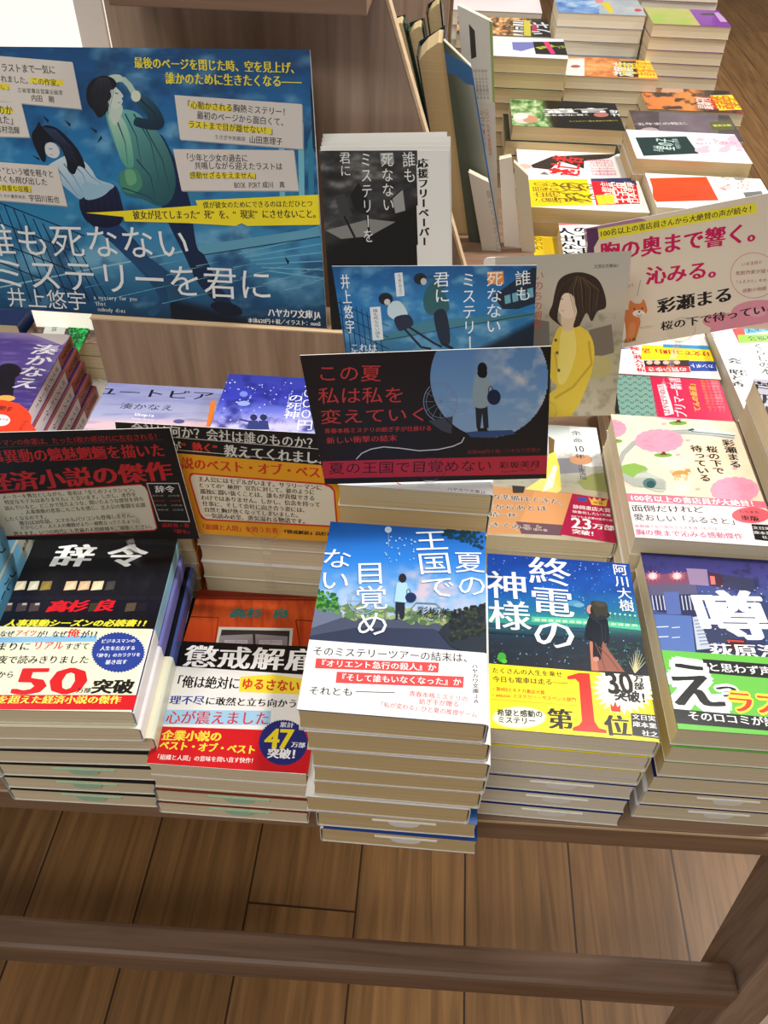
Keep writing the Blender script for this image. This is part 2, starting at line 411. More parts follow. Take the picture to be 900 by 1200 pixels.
def dup(root, loc, yaw):
    r = root.copy(); COL.objects.link(r); r.location = tuple(map(float, loc)); r.rotation_euler = (0, 0, yaw)
    for ch in list(root.children):
        d = ch.copy(); COL.objects.link(d); d.parent = r; d.matrix_basis = ch.matrix_basis
    return r
TABLE = 0.75
_rnd = random.Random(5)
def stack(x, y, yaw_deg, ztop, n, desc, title_label, group, W=.105, H=.148, flips=(), offs={}, jit=.0012, under=None, slips=(), slipm=None, zbase=TABLE, rot=False, lower_first=None, unders={}, **kw):
    """n books piled from zbase up to ztop; the pose is that of the top book's near left corner. rot: covers turned a quarter left"""
    T = (ztop-zbase)/n; yaw = math.radians(yaw_deg); cs, sn = math.cos(yaw), math.sin(yaw)
    def place(dx, dy, dyaw, z, flip):
        a = yaw+dyaw; c, s_ = math.cos(a), math.sin(a)
        ox, oy = x+dx, y+dy
        lx = (H if rot else W); ly = (W if rot else H)
        if rot:
            if flip: return (ox-s_*ly, oy+c*ly, z), a-math.pi/2
            return (ox+c*lx, oy+s_*lx, z), a+math.pi/2
        if flip: return (ox+c*lx-s_*ly, oy+s_*lx+c*ly, z), a+math.pi
        return (ox, oy, z), a
    bkw = dict(kw); ukw = {k: v for k, v in kw.items() if k not in ('art', 'band_art')}; ukw.update(under or {})
    loc, a = place(0, 0, 0, zbase+(n-1)*T, False)
    b = make_book(loc, a, W, H, T-.0002, **bkw); tag(b, title_label, 'book', group)
    protos = {}
    for i in range(1, n):
        fl = i in flips; dx, dy, da = offs.get(i, (_rnd.uniform(-1, 1)*jit, _rnd.uniform(-.6, 1)*jit, math.radians(_rnd.uniform(-.5, .5))))
        loc, a = place(dx, dy, da, zbase+(n-1-i)*T, fl)
        key = (i in slips, fl, i if i in unders else -1)
        if key not in protos:
            kk = dict(ukw); kk.update(unders.get(i, {}))
            if i in slips: kk.update(slipm=slipm or M_SLIP, slip_back=fl, slipx=.45 if fl else .55)
            protos[key] = make_book(loc, a, W, H, T-.0002, **kk); o = protos[key]
        else: o = dup(protos[key], loc, a)
        lab = f"{ORD[i]} book from the top in {desc}" if i < n-1 or n < 3 else f"lowest book, on the table, in {desc}"
        tag(o, lab, 'book', group)
    return b

# ---------------------------------------------------------------- the setting
fl = mesh('floor', *prism([(-4, -2), (5, -2), (5, 9), (-4, 9)], -.02, 0), floor_mat()); tag(fl, kind='structure')

wb = mesh('wall_back', *boxm(-4, 5, 9, 9.1, 0, 2.9), plain_mat('wall_paint', (214, 204, 190), .8)); tag(wb, kind='structure')
# display table
tb = empty('display_table', (0.0, .268, 0)); tag(tb, 'long light brown wooden display table carrying all the stacked paperbacks', 'table')
ta = math.radians(1.2); tb.rotation_euler = (0, 0, ta)
bevel(mesh('table_top', *boxm(-.95, .50, 0, 1.75, TABLE-.030, TABLE, .004), M_WOOD_Y, tb), .0015)
vs, fs = boxm(-.93, .48, -.0008, -.0002, TABLE-.0028, TABLE-.0002)
mesh('edge_band', vs, fs, M_WOOD_EDGE, tb)
tbi = Matrix.Rotation(-ta, 3, 'Z')
def t_local(p): q = tbi @ Vector((p[0], p[1]-.268, p[2])); return (q.x, q.y, q.z)
# tapered board legs; their inner faces stand in planes x = const
def leg(xi, th, sgn):
    bk = [(889, 1007), (821, 1130)]; fr = [(905, 1119), (837, 1200)]
    P = [atx(*p, .385) for p in bk+fr]
    def yat(a, b, z): t = (z-a[2])/(b[2]-a[2]); return a[1]+(b[1]-a[1])*t
    zs = (TABLE-.03, 0.0); q = []
    for z in zs: q.append((yat(P[2], P[3], z), yat(P[0], P[1], z), z))
    y0t, y1t = sorted((q[0][0], q[0][1])); y0b, y1b = sorted((q[1][0], q[1][1]))
    y0t = max(y0t, .285); y0b = max(y0b, .12); y1t = min(y1t, .60); y1b = max(y1b, y0b+.06)
    vs = [(xi, y0b, 0), (xi+th*sgn, y0b, 0), (xi+th*sgn, y1b, 0), (xi, y1b, 0), (xi, y0t, zs[0]), (xi+th*sgn, y0t, zs[0]), (xi+th*sgn, y1t, zs[0]), (xi, y1t, zs[0])]
    vs = [t_local(v) for v in vs]
    return vs, [(0, 3, 2, 1), (4, 5, 6, 7), (0, 1, 5, 4), (1, 2, 6, 5), (2, 3, 7, 6), (3, 0, 4, 7)]
for xi, sg in ((.385, 1), (-.86, -1)):
    bevel(mesh('leg', *leg(xi, .05, sg), M_WOOD_V, tb), .004)
for xi in (.40, -.88):
    bevel(mesh('leg', [(xi+a, 1.55+b, z) for z in (0, TABLE-.03) for a, b in ((0, 0), (.05, 0), (.05, .12), (0, .12))],
         [(0, 3, 2, 1), (4, 5, 6, 7), (0, 1, 5, 4), (1, 2, 6, 5), (2, 3, 7, 6), (3, 0, 4, 7)], M_WOOD_V, tb), .004)
bevel(mesh('stretcher', boxm(-.87, .384, .028, .064, .262, .312)[0], boxm(0, 1, 0, 1, 0, 1)[1], M_WOOD_X, tb), .006)
bevel(mesh('stretcher', [t_local(v) for v in boxm(-.86, .385, 1.60, 1.64, .262, .312)[0]], boxm(0, 1, 0, 1, 0, 1)[1], M_WOOD_X, tb), .006)

# low wooden riser under the blue poster
rz = .891; rs = empty('wooden_riser', (-.19, .66, TABLE)); tag(rs, 'low upright wooden riser board carrying the large blue poster', 'riser')
P0 = aty(105, 379, .655); P1 = aty(131, 457, .655)
vsr = [(-.319, .657, TABLE), (.03, .657, TABLE), (.03, .657, rz), (-.319, .657, rz), (-.319, .70, TABLE), (.03, .70, TABLE), (.03, .70, rz), (-.319, .70, rz)]
bevel(mesh('front_board', [(x+.19, y-.66, z-TABLE) for x, y, z in vsr], [(0, 1, 2, 3), (5, 4, 7, 6), (1, 5, 6, 2), (4, 0, 3, 7), (3, 2, 6, 7), (4, 5, 1, 0)], M_WOOD_V, rs), .001)
mesh('top_edging', [(x+.19, y-.66, z-TABLE) for x, y, z in boxm(-.3195, .0305, .6565, .7005, rz, rz+.0015)[0]], boxm(0, 1, 0, 1, 0, 1)[1], M_WOOD_EDGE, rs)

# taller sloping stand behind
st = empty('wooden_book_stand', (-.13, .76, TABLE)); tag(st, 'tall wooden stand with slanted right edge behind the blue poster', 'book stand')
Y = .765
pts = [aty(132, 60, Y), aty(132, -40, Y), aty(440, -40, Y), aty(499, 165, Y)]
pr = pts[3]; sl = (pts[3]-pts[2]); low = pts[3]+sl*((TABLE-pts[3][2])/sl[2])
out = [(pts[0][0], TABLE), (low[0], TABLE), (pts[2][0], pts[2][2]), (pts[0][0], pts[2][2])]
n = 4; vs = [(x+.13, Y-.76, z-TABLE) for x, z in out]+[(x+.13, Y+.018-.76, z-TABLE) for x, z in out]
bevel(mesh('back_board', vs, [(0, 1, 2, 3), (7, 6, 5, 4), (0, 4, 5, 1), (1, 5, 6, 2), (2, 6, 7, 3), (3, 7, 4, 0)], M_WOOD_V, st), .001)
e0, e1 = np.array([low[0], Y, TABLE]), np.array([pts[2][0], Y, pts[2][2]])
vs = []
for p in (e0, e1):
    for dx, dy in ((.0002, -.0005), (.0028, -.0005), (.0028, .0185), (.0002, .0185)): vs.append((p[0]+dx+.13, p[1]+dy-.76, p[2]-TABLE))
mesh('side_edging', vs, [(0, 1, 2, 3), (7, 6, 5, 4), (0, 4, 5, 1), (1, 5, 6, 2), (2, 6, 7, 3), (3, 7, 4, 0)], M_WOOD_EDGE, st)
b0 = aty(130, 17, .70); b1 = aty(430, 9, .70)
bevel(mesh('top_shelf', [(x+.13, y-.76, z-TABLE) for x, y, z in boxm(b0[0], b1[0], .70, Y-.001, (b0[2]+b1[2])/2, (b0[2]+b1[2])/2+.05)[0]], boxm(0, 1, 0, 1, 0, 1)[1], M_WOOD_X, st), .001)

# white paper sign at the upper left, its brightness put in as emission
m_em, N, L, b = new_mat('white_paper_added_glow'); b.inputs['Base Color'].default_value = (.9, .88, .82, 1)
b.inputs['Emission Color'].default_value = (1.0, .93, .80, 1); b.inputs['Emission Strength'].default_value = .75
sb = empty('paper_sign', (-.38, .80, TABLE)); tag(sb, 'white paper sign with added glow standing behind the top of the blue poster', 'sign')
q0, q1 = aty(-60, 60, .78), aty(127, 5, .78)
bevel(mesh('paper_panel', [(x+.38, y-.80, z-TABLE) for x, y, z in boxm(q0[0], q1[0], .78, .80, 0+TABLE, 1.18)[0]], boxm(0, 1, 0, 1, 0, 1)[1], m_em, sb), .002)
q2 = aty(92, 30, .779)
mesh('side_flap', [(x+.38, y-.80, z-TABLE) for x, y, z in boxm(q2[0], q1[0]-.004, .7765, .7795, .95, 1.165, .001)[0]], boxm(0, 1, 0, 1, 0, 1, .1)[1], plain_mat('white_board', (236, 226, 218), .6), sb)

# ---------------------------------------------------------------- art of the front row
def rndpts(n, seed): r = random.Random(seed); return [(r.random(), r.random(), r.random()) for _ in range(n)]

def art_summer(s):
    s.z(350, 590, 2.925)
    def sky(X, Y):
        c = ramp((Y-50)/400, [(0, (22, 84, 170)), (.35, (44, 124, 214)), (.7, (130, 178, 226)), (.85, (170, 190, 215)), (1, (90, 110, 140))])
        cl = fbm(X/70, Y/50, 3); m = np.clip((cl-.5)*5, 0, 1)*np.clip((Y-190)/60, 0, 1)*np.exp(-((X-470)/130)**2)
        m2 = np.clip((fbm(X/40, Y/30, 9)-.48)*4, 0, 1)*np.clip((Y-220)/80, 0, 1)*.5
        return mixc(mixc(c, (205, 208, 226), m2), (212, 190, 200), m)
    s.field(sky)
    s.poly([(35, 400), (130, 385), (330, 395), (645, 410), (645, 530), (30, 470)], (74, 82, 104))
    s.poly([(30, 455), (200, 425), (460, 430), (645, 500), (645, 540), (25, 480)], (52, 60, 84))
    for x, y, r in rndpts(90, 3): s.ell(130+x*260, 352+y*45, 7+r*9, 3+r*6, [(116, 150, 96), (150, 172, 110), (96, 130, 88)][int(r*3)], n=7)
    for x, y, r in rndpts(90, 4): s.ell(380+x*150, 372+y*40, 6+r*9, 4+r*6, [(104, 134, 88), (150, 160, 100), (80, 110, 80)][int(r*3)], n=7)
    s.poly([(45, 350), (135, 340), (150, 392), (40, 430)], (106, 116, 140))
    for x, y, r in rndpts(150, 5): s.ell(50+x*84, 292+y*66+x*22, 3+r*5, 2.5+r*4, [(58, 120, 48), (90, 155, 62), (40, 96, 50)][int(r*3)], n=7)
    s.poly([(480, 440), (500, 415), (560, 385), (640, 340), (645, 540), (520, 490)], (40, 48, 58))
    for x, y, r in rndpts(160, 6): s.ell(520+x*120, 372+y*100-x*26, 4+r*6, 3+r*4, [(42, 50, 46), (58, 64, 48), (30, 38, 40)][int(r*3)], n=6)
    for k in range(8): s.line([(222, 335), (222+52*math.cos(k*.785), 335+44*math.sin(k*.785))], 1.5, (140, 168, 205))
    s.ring(222, 335, 52, 44, 3, (150, 178, 212)); s.ring(222, 335, 44, 37, 2, (140, 168, 205))
    for x0 in (192, 385): s.line([(x0, 400), (x0+2, 360), (x0+18, 342), (x0+85, 345), (x0+103, 362), (x0+106, 410)], 4, (120, 126, 132))
    s.poly([(332, 338), (364, 338), (362, 392), (354, 402), (346, 392), (342, 360), (340, 398), (332, 398)], (38, 44, 60))
    s.poly([(336, 276), (352, 268), (372, 276), (375, 300), (368, 342), (328, 338)], (168, 208, 226))
    s.line([(372, 285), (378, 310)], 7, (160, 200, 220))
    s.ell(356, 258, 13, 16, (42, 38, 46)); s.ell(384, 324, 19, 17, (34, 48, 88)); s.ring(376, 306, 6, 10, 2.5, (34, 48, 88))
    s.ell(307, 92, 12, 11, (190, 214, 236)); s.line([(307, 103), (309, 150)], 1.5, (150, 180, 210))
    for x, y, r in rndpts(26, 8): s.ell(290+x*110, 115+y*90, 2+r*2, 2+r*2, (150, 190, 230), n=6)
    for x, y, r in rndpts(110, 9): s.ell(495+x*135, 92+y*45*(.4+x), 3+r*5, 2+r*4, (24, 60, 70), n=6)
    W = (240, 246, 255)
    s.text('夏の', (580, 165), (598, 325), W, .0, v=True, a=1.02); s.text('王国で', (448, 92), (484, 332), W, .0, v=True, a=1.15)
    s.text('目覚め', (243, 200), (255, 462), W, .0, v=True, a=1.05); s.text('ない', (135, 155), (120, 305), W, .0, v=True, a=1.1)
    s.text('彩坂美月', (405, 368), (562, 380), (30, 34, 44), .01, a=1.0); s.text('Ayasaka Mitsuki', (418, 386), (545, 396), (40, 46, 60), 0, a=1.1)
def band_summer(s):
    s.z(350, 590, 2.925); K = (30, 30, 34); Rr = (214, 64, 70)
    s.text('そのミステリーツアーの結末は、', (48, 508), (600, 534), K, .008, a=1.1)
    s.poly([(60, 534), (481, 549), (478, 583), (56, 568)], (226, 78, 78)); s.poly([(131, 580), (566, 597), (563, 635), (127, 618)], (226, 78, 78))
    s.text('『オリエント急行の殺人』か', (62, 550), (472, 566), (255, 250, 248), .018, a=1.0); s.text('『そして誰もいなくなった』か', (132, 598), (558, 616), (255, 250, 248), .018, a=1.05)
    s.text('それとも', (34, 644), (188, 650), K, .008, a=.95); s.line([(196, 648), (330, 652)], 2.5, K)
    s.text('青春本格ミステリの', (378, 654), (580, 674), (224, 120, 126), .012, a=1.1); s.text('紡ぎ手が贈る', (412, 681), (550, 692), (224, 120, 126), .012, a=1.1)
    s.text('「私が変わる」ひと夏の推理ゲーム', (270, 690), (612, 728), (224, 120, 126), .012, a=1.1)
    s.text('ハヤカワ文庫ＪＡ', (603, 553), (608, 690), K, .01, v=True, a=1.1)

def art_train(s):
    s.z(550, 630, 3.429)
    def sky(X, Y):
        c = ramp((Y-70)/460, [(0, (14, 58, 150)), (.3, (20, 92, 186)), (.5, (24, 112, 150)), (.58, (40, 130, 130)), (.66, (30, 66, 80)), (.75, (28, 44, 60)), (1, (24, 30, 40))])
        m = np.clip((fbm(X/90, Y/60, 5)-.45)*2, 0, 1)*.5; c = mixc(c, (14, 40, 110), m*(Y < 300))
        c = mixc(c, (60, 170, 150), np.exp(-((Y-(325+.05*X))/30)**2)*.55); return mixc(c, (52, 58, 62), np.clip((fbm(X/20, Y/20, 2)-.5)*2, 0, 1)*(Y > 385)*.6)
    s.field(sky)
    for x, y, r in rndpts(230, 11): s.ell(75+x*610, 78+y*430, .8+r*2.2, .8+r*2.2, [(120, 190, 230), (190, 230, 250), (90, 160, 210)][int(r*3)], n=5)
    s.ell(420, 265, 30, 12, (80, 150, 190)); s.ell(440, 272, 22, 9, (110, 170, 200))
    s.poly([(250, 318), (480, 328), (690, 352), (690, 374), (480, 352), (250, 340)], (88, 196, 160))
    for i in range(15): s.poly([(262+i*28, 326+i*1.6), (282+i*28, 327+i*1.6), (282+i*28, 336+i*1.6), (262+i*28, 335+i*1.6)], (190, 240, 190), k=s.k+.4)
    for i in range(7): s.line([(565+i*20, 350+i*3), (568+i*20, 300+i*3)], 2, (90, 160, 140)); s.ell(565+i*20, 305+i*2, 5, 4, (170, 220, 190))
    s.line([(75, 350), (250, 360), (470, 372)], 16, (34, 76, 104)); s.line([(75, 380), (250, 392), (470, 405)], 8, (26, 50, 70))
    for x, y, r in rndpts(40, 12): s.ell(560+x*130, 420+y*115, 4+r*8, 3+r*6, (32, 72, 62), n=6)
    for k in range(9): s.line([(665, 545), (640+k*9, 440+abs(k-4)*14)], 5, (200, 196, 150), taper=True)
    s.ell(130, 482, 18, 20, (60, 170, 50), n=9); s.ell(140, 498, 12, 9, (90, 190, 60), n=8)
    s.poly([(482, 418), (540, 420), (560, 455), (625, 542), (490, 536)], (150, 92, 78)); s.poly([(482, 418), (500, 420), (520, 538), (490, 536)], (190, 120, 96))
    s.blob([(476, 330), (500, 318), (545, 325), (558, 345), (560, 424), (535, 422), (528, 490), (498, 486), (494, 415), (464, 402)], (14, 22, 34))
    s.ell(486, 290, 15, 18, (206, 150, 132)); s.ell(520, 292, 35, 32, (40, 38, 34)); s.blob([(480, 315), (510, 335), (560, 320), (555, 300), (500, 300)], (34, 38, 44)); s.ell(508, 490, 13, 10, (200, 140, 120)); s.blob([(488, 262), (510, 256), (545, 262), (556, 285), (552, 318), (530, 312), (512, 322), (500, 300)], (56, 54, 46)); s.blob([(500, 262), (530, 260), (548, 275), (520, 280)], (74, 70, 58)); s.line([(500, 330), (530, 350), (535, 420)], 4, (34, 48, 64)); s.line([(548, 350), (546, 415)], 4, (30, 42, 56)); s.line([(520, 440), (560, 480), (600, 535)], 4, (120, 72, 60)); s.line([(505, 425), (530, 480), (545, 535)], 4, (120, 72, 60))
    W = (250, 250, 255)
    s.text('終電の', (318, 80), (346, 458), W, .012, v=True, a=1.12); s.text('神様', (148, 135), (165, 378), W, .012, v=True, a=1.1)
    s.text('阿川大樹', (600, 108), (636, 300), W, .01, v=True, a=.95)
def band_train(s):
    s.z(550, 630, 3.429); K = (24, 22, 18)
    s.ell(200, 725, 108, 44, (250, 248, 190)); s.ell(200, 725, 98, 37, (252, 250, 225))
    s.ell(622, 605, 132, 112, (252, 250, 200), n=56, spike=.22); s.ell(625, 602, 100, 82, (250, 246, 236))
    s.text('たくさんの人生を乗せ', (90, 535), (375, 552), K, .015, a=1.0); s.text('今日も電車は走る――', (92, 570), (395, 586), K, .015, a=1.0)
    s.text('・第9回エキナカ書店大賞', (88, 609), (303, 625), (206, 60, 30), .02, a=1.1); s.text('・amazon ミステリー・サスペンス部門', (86, 633), (428, 654), (206, 60, 30), .02, a=1.05)
    s.line([(92, 652), (440, 678)], 1.5, (210, 150, 30))
    s.text('希望と感動の', (110, 705), (295, 712), K, .03, a=1.1, by=.02); s.text('ミステリー', (112, 733), (268, 740), K, .03, a=1.05, by=.02)
    s.text('第', (312, 728), (418, 735), K, .04, a=.95)
    s.poly([(392, 560), (440, 546), (482, 548), (502, 740), (520, 768), (550, 776), (550, 788), (415, 778), (415, 766), (440, 756), (452, 740), (440, 585), (425, 570), (394, 572)], (222, 40, 24))
    s.text('位', (540, 755), (648, 762), K, .04, a=.95)
    s.text('30', (545, 582), (655, 584), K, .03, a=1.3, by=.012); s.text('万', (658, 568), (700, 572), K, .04, a=.9, by=.02); s.text('部', (660, 598), (702, 602), K, .04, a=.9, by=.02)
    s.text('突破!', (580, 633), (712, 646), K, .04, a=1.1, by=.03)
    s.poly([(566, 668), (577, 682), (585, 660), (594, 684), (606, 674), (606, 698), (568, 694)], (220, 50, 30)); s.poly([(569, 694), (606, 698), (606, 703), (569, 699)], (190, 30, 20))
    s.poly([(648, 708), (750, 716), (764, 812), (655, 797)], (14, 14, 16))
    s.text('文日実', (652, 722), (748, 731), (240, 240, 236), .02, a=.85); s.text('庫本業', (655, 751), (752, 761), (240, 240, 236), .02, a=.85); s.text('社之', (692, 787), (758, 796), (240, 240, 236), .02, a=.85)

def art_cherry(s):
    s.z(700, 380, 4.285)
    s.field(lambda X, Y: mixc(ramp((X+Y)/1500, [(0, (246, 226, 192)), (.5, (248, 228, 196)), (1, (246, 218, 186))]), (250, 236, 210), np.clip((fbm(X/90, Y/80, 4)-.4)*2, 0, 1)))
    P1, P2, G = (242, 158, 180), (232, 136, 164), (140, 180, 84)
    tr = [(690, 565), (560, 548), (450, 540), (360, 545), (260, 560), (180, 600), (130, 650), (110, 700), (118, 740)]
    s.line(tr, 30, (206, 204, 196)); s.line(tr, 22, (160, 162, 158)); s.line(tr, 10, (196, 196, 190)); s.line(tr, 3, (130, 132, 130))
    s.poly([(455, 528), (480, 520), (695, 545), (692, 566), (600, 556), (460, 540)], (228, 232, 226)); s.line([(470, 538), (692, 560)], 5, (70, 120, 110)); s.poly([(455, 528), (480, 522), (490, 532), (460, 538)], (60, 90, 90))
    def tree(cx, cy, rx, ry, trunk=True, sd=1):
        if trunk:
            s.ell(cx+20, cy+ry+16, 46, 11, (120, 166, 70)); s.poly([(cx+10, cy+ry-12), (cx+34, cy+ry-12), (cx+32, cy+ry+8), (cx+42, cy+ry+15), (cx+2, cy+ry+15), (cx+14, cy+ry+6)], (104, 60, 52))
            s.line([(cx+22, cy+ry-2), (cx-30, cy+ry-24)], 6, (104, 60, 52)); s.line([(cx+22, cy+ry-2), (cx+64, cy+ry-22)], 6, (104, 60, 52))
        for i in range(16): a = i*2*math.pi/16; s.ell(cx+rx*.78*math.cos(a), cy+ry*.7*math.sin(a), rx*.26, ry*.36, P1, k=s.k+.3*(i+1))
        s.k += 5.4
        s.ell(cx, cy, rx*.86, ry*.84, P1)
        for x, y, r in rndpts(26, sd): 
            a = x*6.28; q = math.sqrt(y)*.8; xx, yy = cx+rx*q*math.cos(a), cy+ry*q*math.sin(a); s.ring(xx, yy, 9+r*9, 5+r*5, 2.2, P2, 200, 350, 6); s.k -= .3
    tree(310, 585, 118, 56, sd=2); tree(385, 458, 80, 22, sd=3); tree(60, 525, 84, 46, sd=4); tree(690, 832, 118, 62, False, 5)
    s.poly([(110, 742), (150, 705), (250, 722), (250, 745), (345, 790), (345, 830), (262, 822), (180, 812), (120, 775)], (176, 182, 172))
    for i in range(5): s.line([(115, 752+i*10), (180, 782+i*9), (335, 796+i*7)], 1.5, (146, 152, 146))
    s.poly([(108, 738), (130, 708), (185, 698), (240, 715), (255, 730), (200, 752), (180, 772)], G); s.poly([(180, 772), (200, 752), (255, 745), (340, 782), (240, 770)], (196, 200, 188))
    s.ell(262, 800, 34, 26, (84, 120, 116)); s.ell(268, 805, 22, 18, (50, 84, 86))
    s.poly([(240, 822), (345, 832), (330, 846), (290, 840)], (190, 196, 180))
    O = (226, 150, 84)
    s.ell(415, 752, 40, 17, O); s.ell(452, 742, 17, 14, O); s.ell(375, 740, 12, 8, (240, 200, 150)); s.poly([(443, 732), (446, 722), (452, 731)], O); s.poly([(456, 731), (462, 722), (465, 734)], O)
    for x in (388, 402, 436, 446): s.poly([(x, 758), (x+9, 758), (x+7, 785), (x, 785)], (240, 196, 146), k=s.k+.4)
    s.ell(460, 748, 6, 5, (250, 230, 200)); s.ell(430, 762, 14, 7, (248, 226, 190)); s.ell(455, 740, 1.8, 1.8, (40, 30, 26)); s.ell(466, 745, 2, 1.6, (40, 30, 26))
    for x, y in ((455, 583), (405, 655), (505, 828), (690, 725), (335, 500), (560, 660)): s.ell(x, y, 13, 5, (240, 176, 180), n=8)
    K = (30, 24, 28)
    s.text('彩瀬まる', (652, 580), (698, 722), K, .02, v=True, a=1.15); s.text('桜の下で', (570, 612), (614, 754), K, .02, v=True, a=1.1); s.text('待っている', (492, 608), (546, 792), K, .02, v=True, a=1.1)
def band_cherry(s):
    s.z(700, 380, 4.285); K = (40, 30, 34); Pk = (222, 92, 130)
    s.poly([(120, 850), (870, 885), (875, 928), (125, 892)], (240, 120, 142))
    s.text('100名以上の書店員が大絶賛！', (160, 873), (812, 906), (255, 250, 246), .03, a=1.0)
    s.text('面倒だけれど', (168, 926), (535, 934), K, .01, a=.85); s.text('愛おしい「ふるさと」', (180, 970), (720, 996), K, .01, a=.95)
    s.ell(770, 962, 96, 40, (236, 100, 110)); s.text('たちまち', (710, 943), (812, 948), (60, 20, 24), .01, a=.8); s.text('重版', (718, 974), (812, 980), (40, 20, 24), .03, a=.85)
    s.text('新幹線で北へ向かう５人を待つものは――', (188, 1016), (650, 1032), Pk, .0, a=1.0); s.text('胸の奥まで沁みる感動傑作', (192, 1046), (730, 1068), Pk, .02, a=1.0)
    s.poly([(772, 1006), (880, 1012), (890, 1096), (790, 1084)], (16, 16, 20)); s.text('文日実', (778, 1024), (868, 1030), (235, 230, 226), .02, a=.8); s.text('庫本業', (784, 1048), (874, 1054), (235, 230, 226), .02, a=.8); s.text('社之', (826, 1072), (880, 1076), (235, 230, 226), .02, a=.8)

def art_transfer(s):
    s.z(0, 620, 3.333)
    s.field(lambda X, Y: mixc(ramp((Y-30)/350, [(0, (14, 14, 16)), (.5, (18, 18, 24)), (.75, (22, 20, 36)), (1, (12, 12, 14))]), (30, 30, 38), np.clip((fbm(X/30, Y/60, 1)-.5)*3, 0, 1)*.5))
    for x in range(-30, 640, 46): s.poly([(x+20, 262), (x+60, 262), (x+52, 276), (x+12, 276)], (26, 26, 36), k=s.k+1)
    s.k += 1
    for x0, x1, c in ((58, 100, (214, 200, 170)), (110, 150, (206, 200, 176)), (158, 200, (138, 118, 58)), (252, 298, (222, 192, 152)), (306, 350, (214, 178, 140)), (358, 402, (236, 208, 168)), (412, 448, (66, 62, 60))):
        s.poly([(x0+8, 205), (x1+5, 203), (x1-4, 236), (x0-4, 240)], c); s.poly([(x0+14, 222), (x1-6, 208), (x1-12, 232), (x0+2, 238)], tuple(min(255, int(v*1.12)) for v in c))
    for x0, c in ((5, (84, 66, 66)), (62, (74, 60, 64)), (112, (74, 62, 64)), (200, (60, 48, 50)), (345, (60, 56, 40)), (488, (88, 76, 60)), (532, (30, 28, 36))):
        s.poly([(x0+8, 290), (x0+46, 288), (x0+38, 320), (x0-2, 323)], c); s.poly([(x0+26, 290), (x0+44, 289), (x0+42, 297), (x0+24, 298)], (190, 180, 168) if x0 < 130 else c)
    s.text('辞', (203, 104), (360, 104), (244, 244, 240), .045, a=.8, sk=.12, by=.012); s.text('令', (408, 104), (565, 104), (244, 244, 240), .045, a=.8, sk=.12, by=.012)
    s.text('高杉', (183, 303), (340, 301), (222, 26, 40), .06, a=.78, sk=.2, by=.02); s.text('良', (366, 300), (446, 299), (222, 26, 40), .06, a=.78, sk=.2, by=.02)
    s.text('人事異動シーズンの必読書!!', (20, 368), (574, 368), (246, 236, 60), .05, a=.85, sk=.2, by=.02)
def band_transfer(s):
    s.z(0, 620, 3.333); K = (28, 26, 24); Rr = (214, 60, 40)
    s.poly([(-10, 424), (380, 417), (376, 441), (-14, 446)], (140, 190, 226))
    s.text('なぜ', (0, 411), (56, 411), K, .03, a=1.15); s.text('アイツ', (62, 408), (144, 408), (226, 96, 40), .04, a=1.3); s.text('が！なぜ', (146, 412), (262, 412), K, .03, a=1.2)
    s.text('俺', (264, 408), (314, 408), Rr, .03, a=.9); s.text('が!?', (316, 414), (384, 412), K, .03, a=1.2)
    s.text('あまりに', (-62, 462), (122, 460), K, .02, a=.95); s.text('リアル', (130, 457), (250, 456), Rr, .02, a=1.1); s.text('すぎて', (254, 460), (350, 459), K, .02, a=1.1)
    s.text('一夜で読みきりました', (-50, 512), (350, 512), K, .02, a=1.05)
    s.ell(462, 483, 106, 80, (44, 66, 150), n=96, spike=.06)
    for t, a, b_ in (('ビジネスマンの', (396, 440), (530, 438)), ('人生を左右する', (392, 468), (530, 466)), ('「辞令」のカラクリを', (368, 496), (550, 492)), ('暴き出す', (412, 522), (498, 520))): s.text(t, a, b_, (238, 240, 250), .03, a=1.1)
    s.text('50', (52, 592), (342, 590), (216, 30, 34), .035, a=.6, by=.01); s.text('万部', (300, 632), (356, 631), K, .03, a=.9); s.text('突破', (360, 617), (524, 617), K, .05, a=.85, by=.02)
    s.text('から', (-10, 570), (58, 570), K, .02, a=1.0); s.text('年、', (-40, 606), (20, 606), K, .02, a=1.0)
    s.poly([(-120, 650), (540, 650), (530, 708), (-140, 706)], (212, 28, 36))
    s.text('時代を超えた経済小説の傑作', (-98, 668), (474, 669), (248, 232, 90), .04, a=.9)

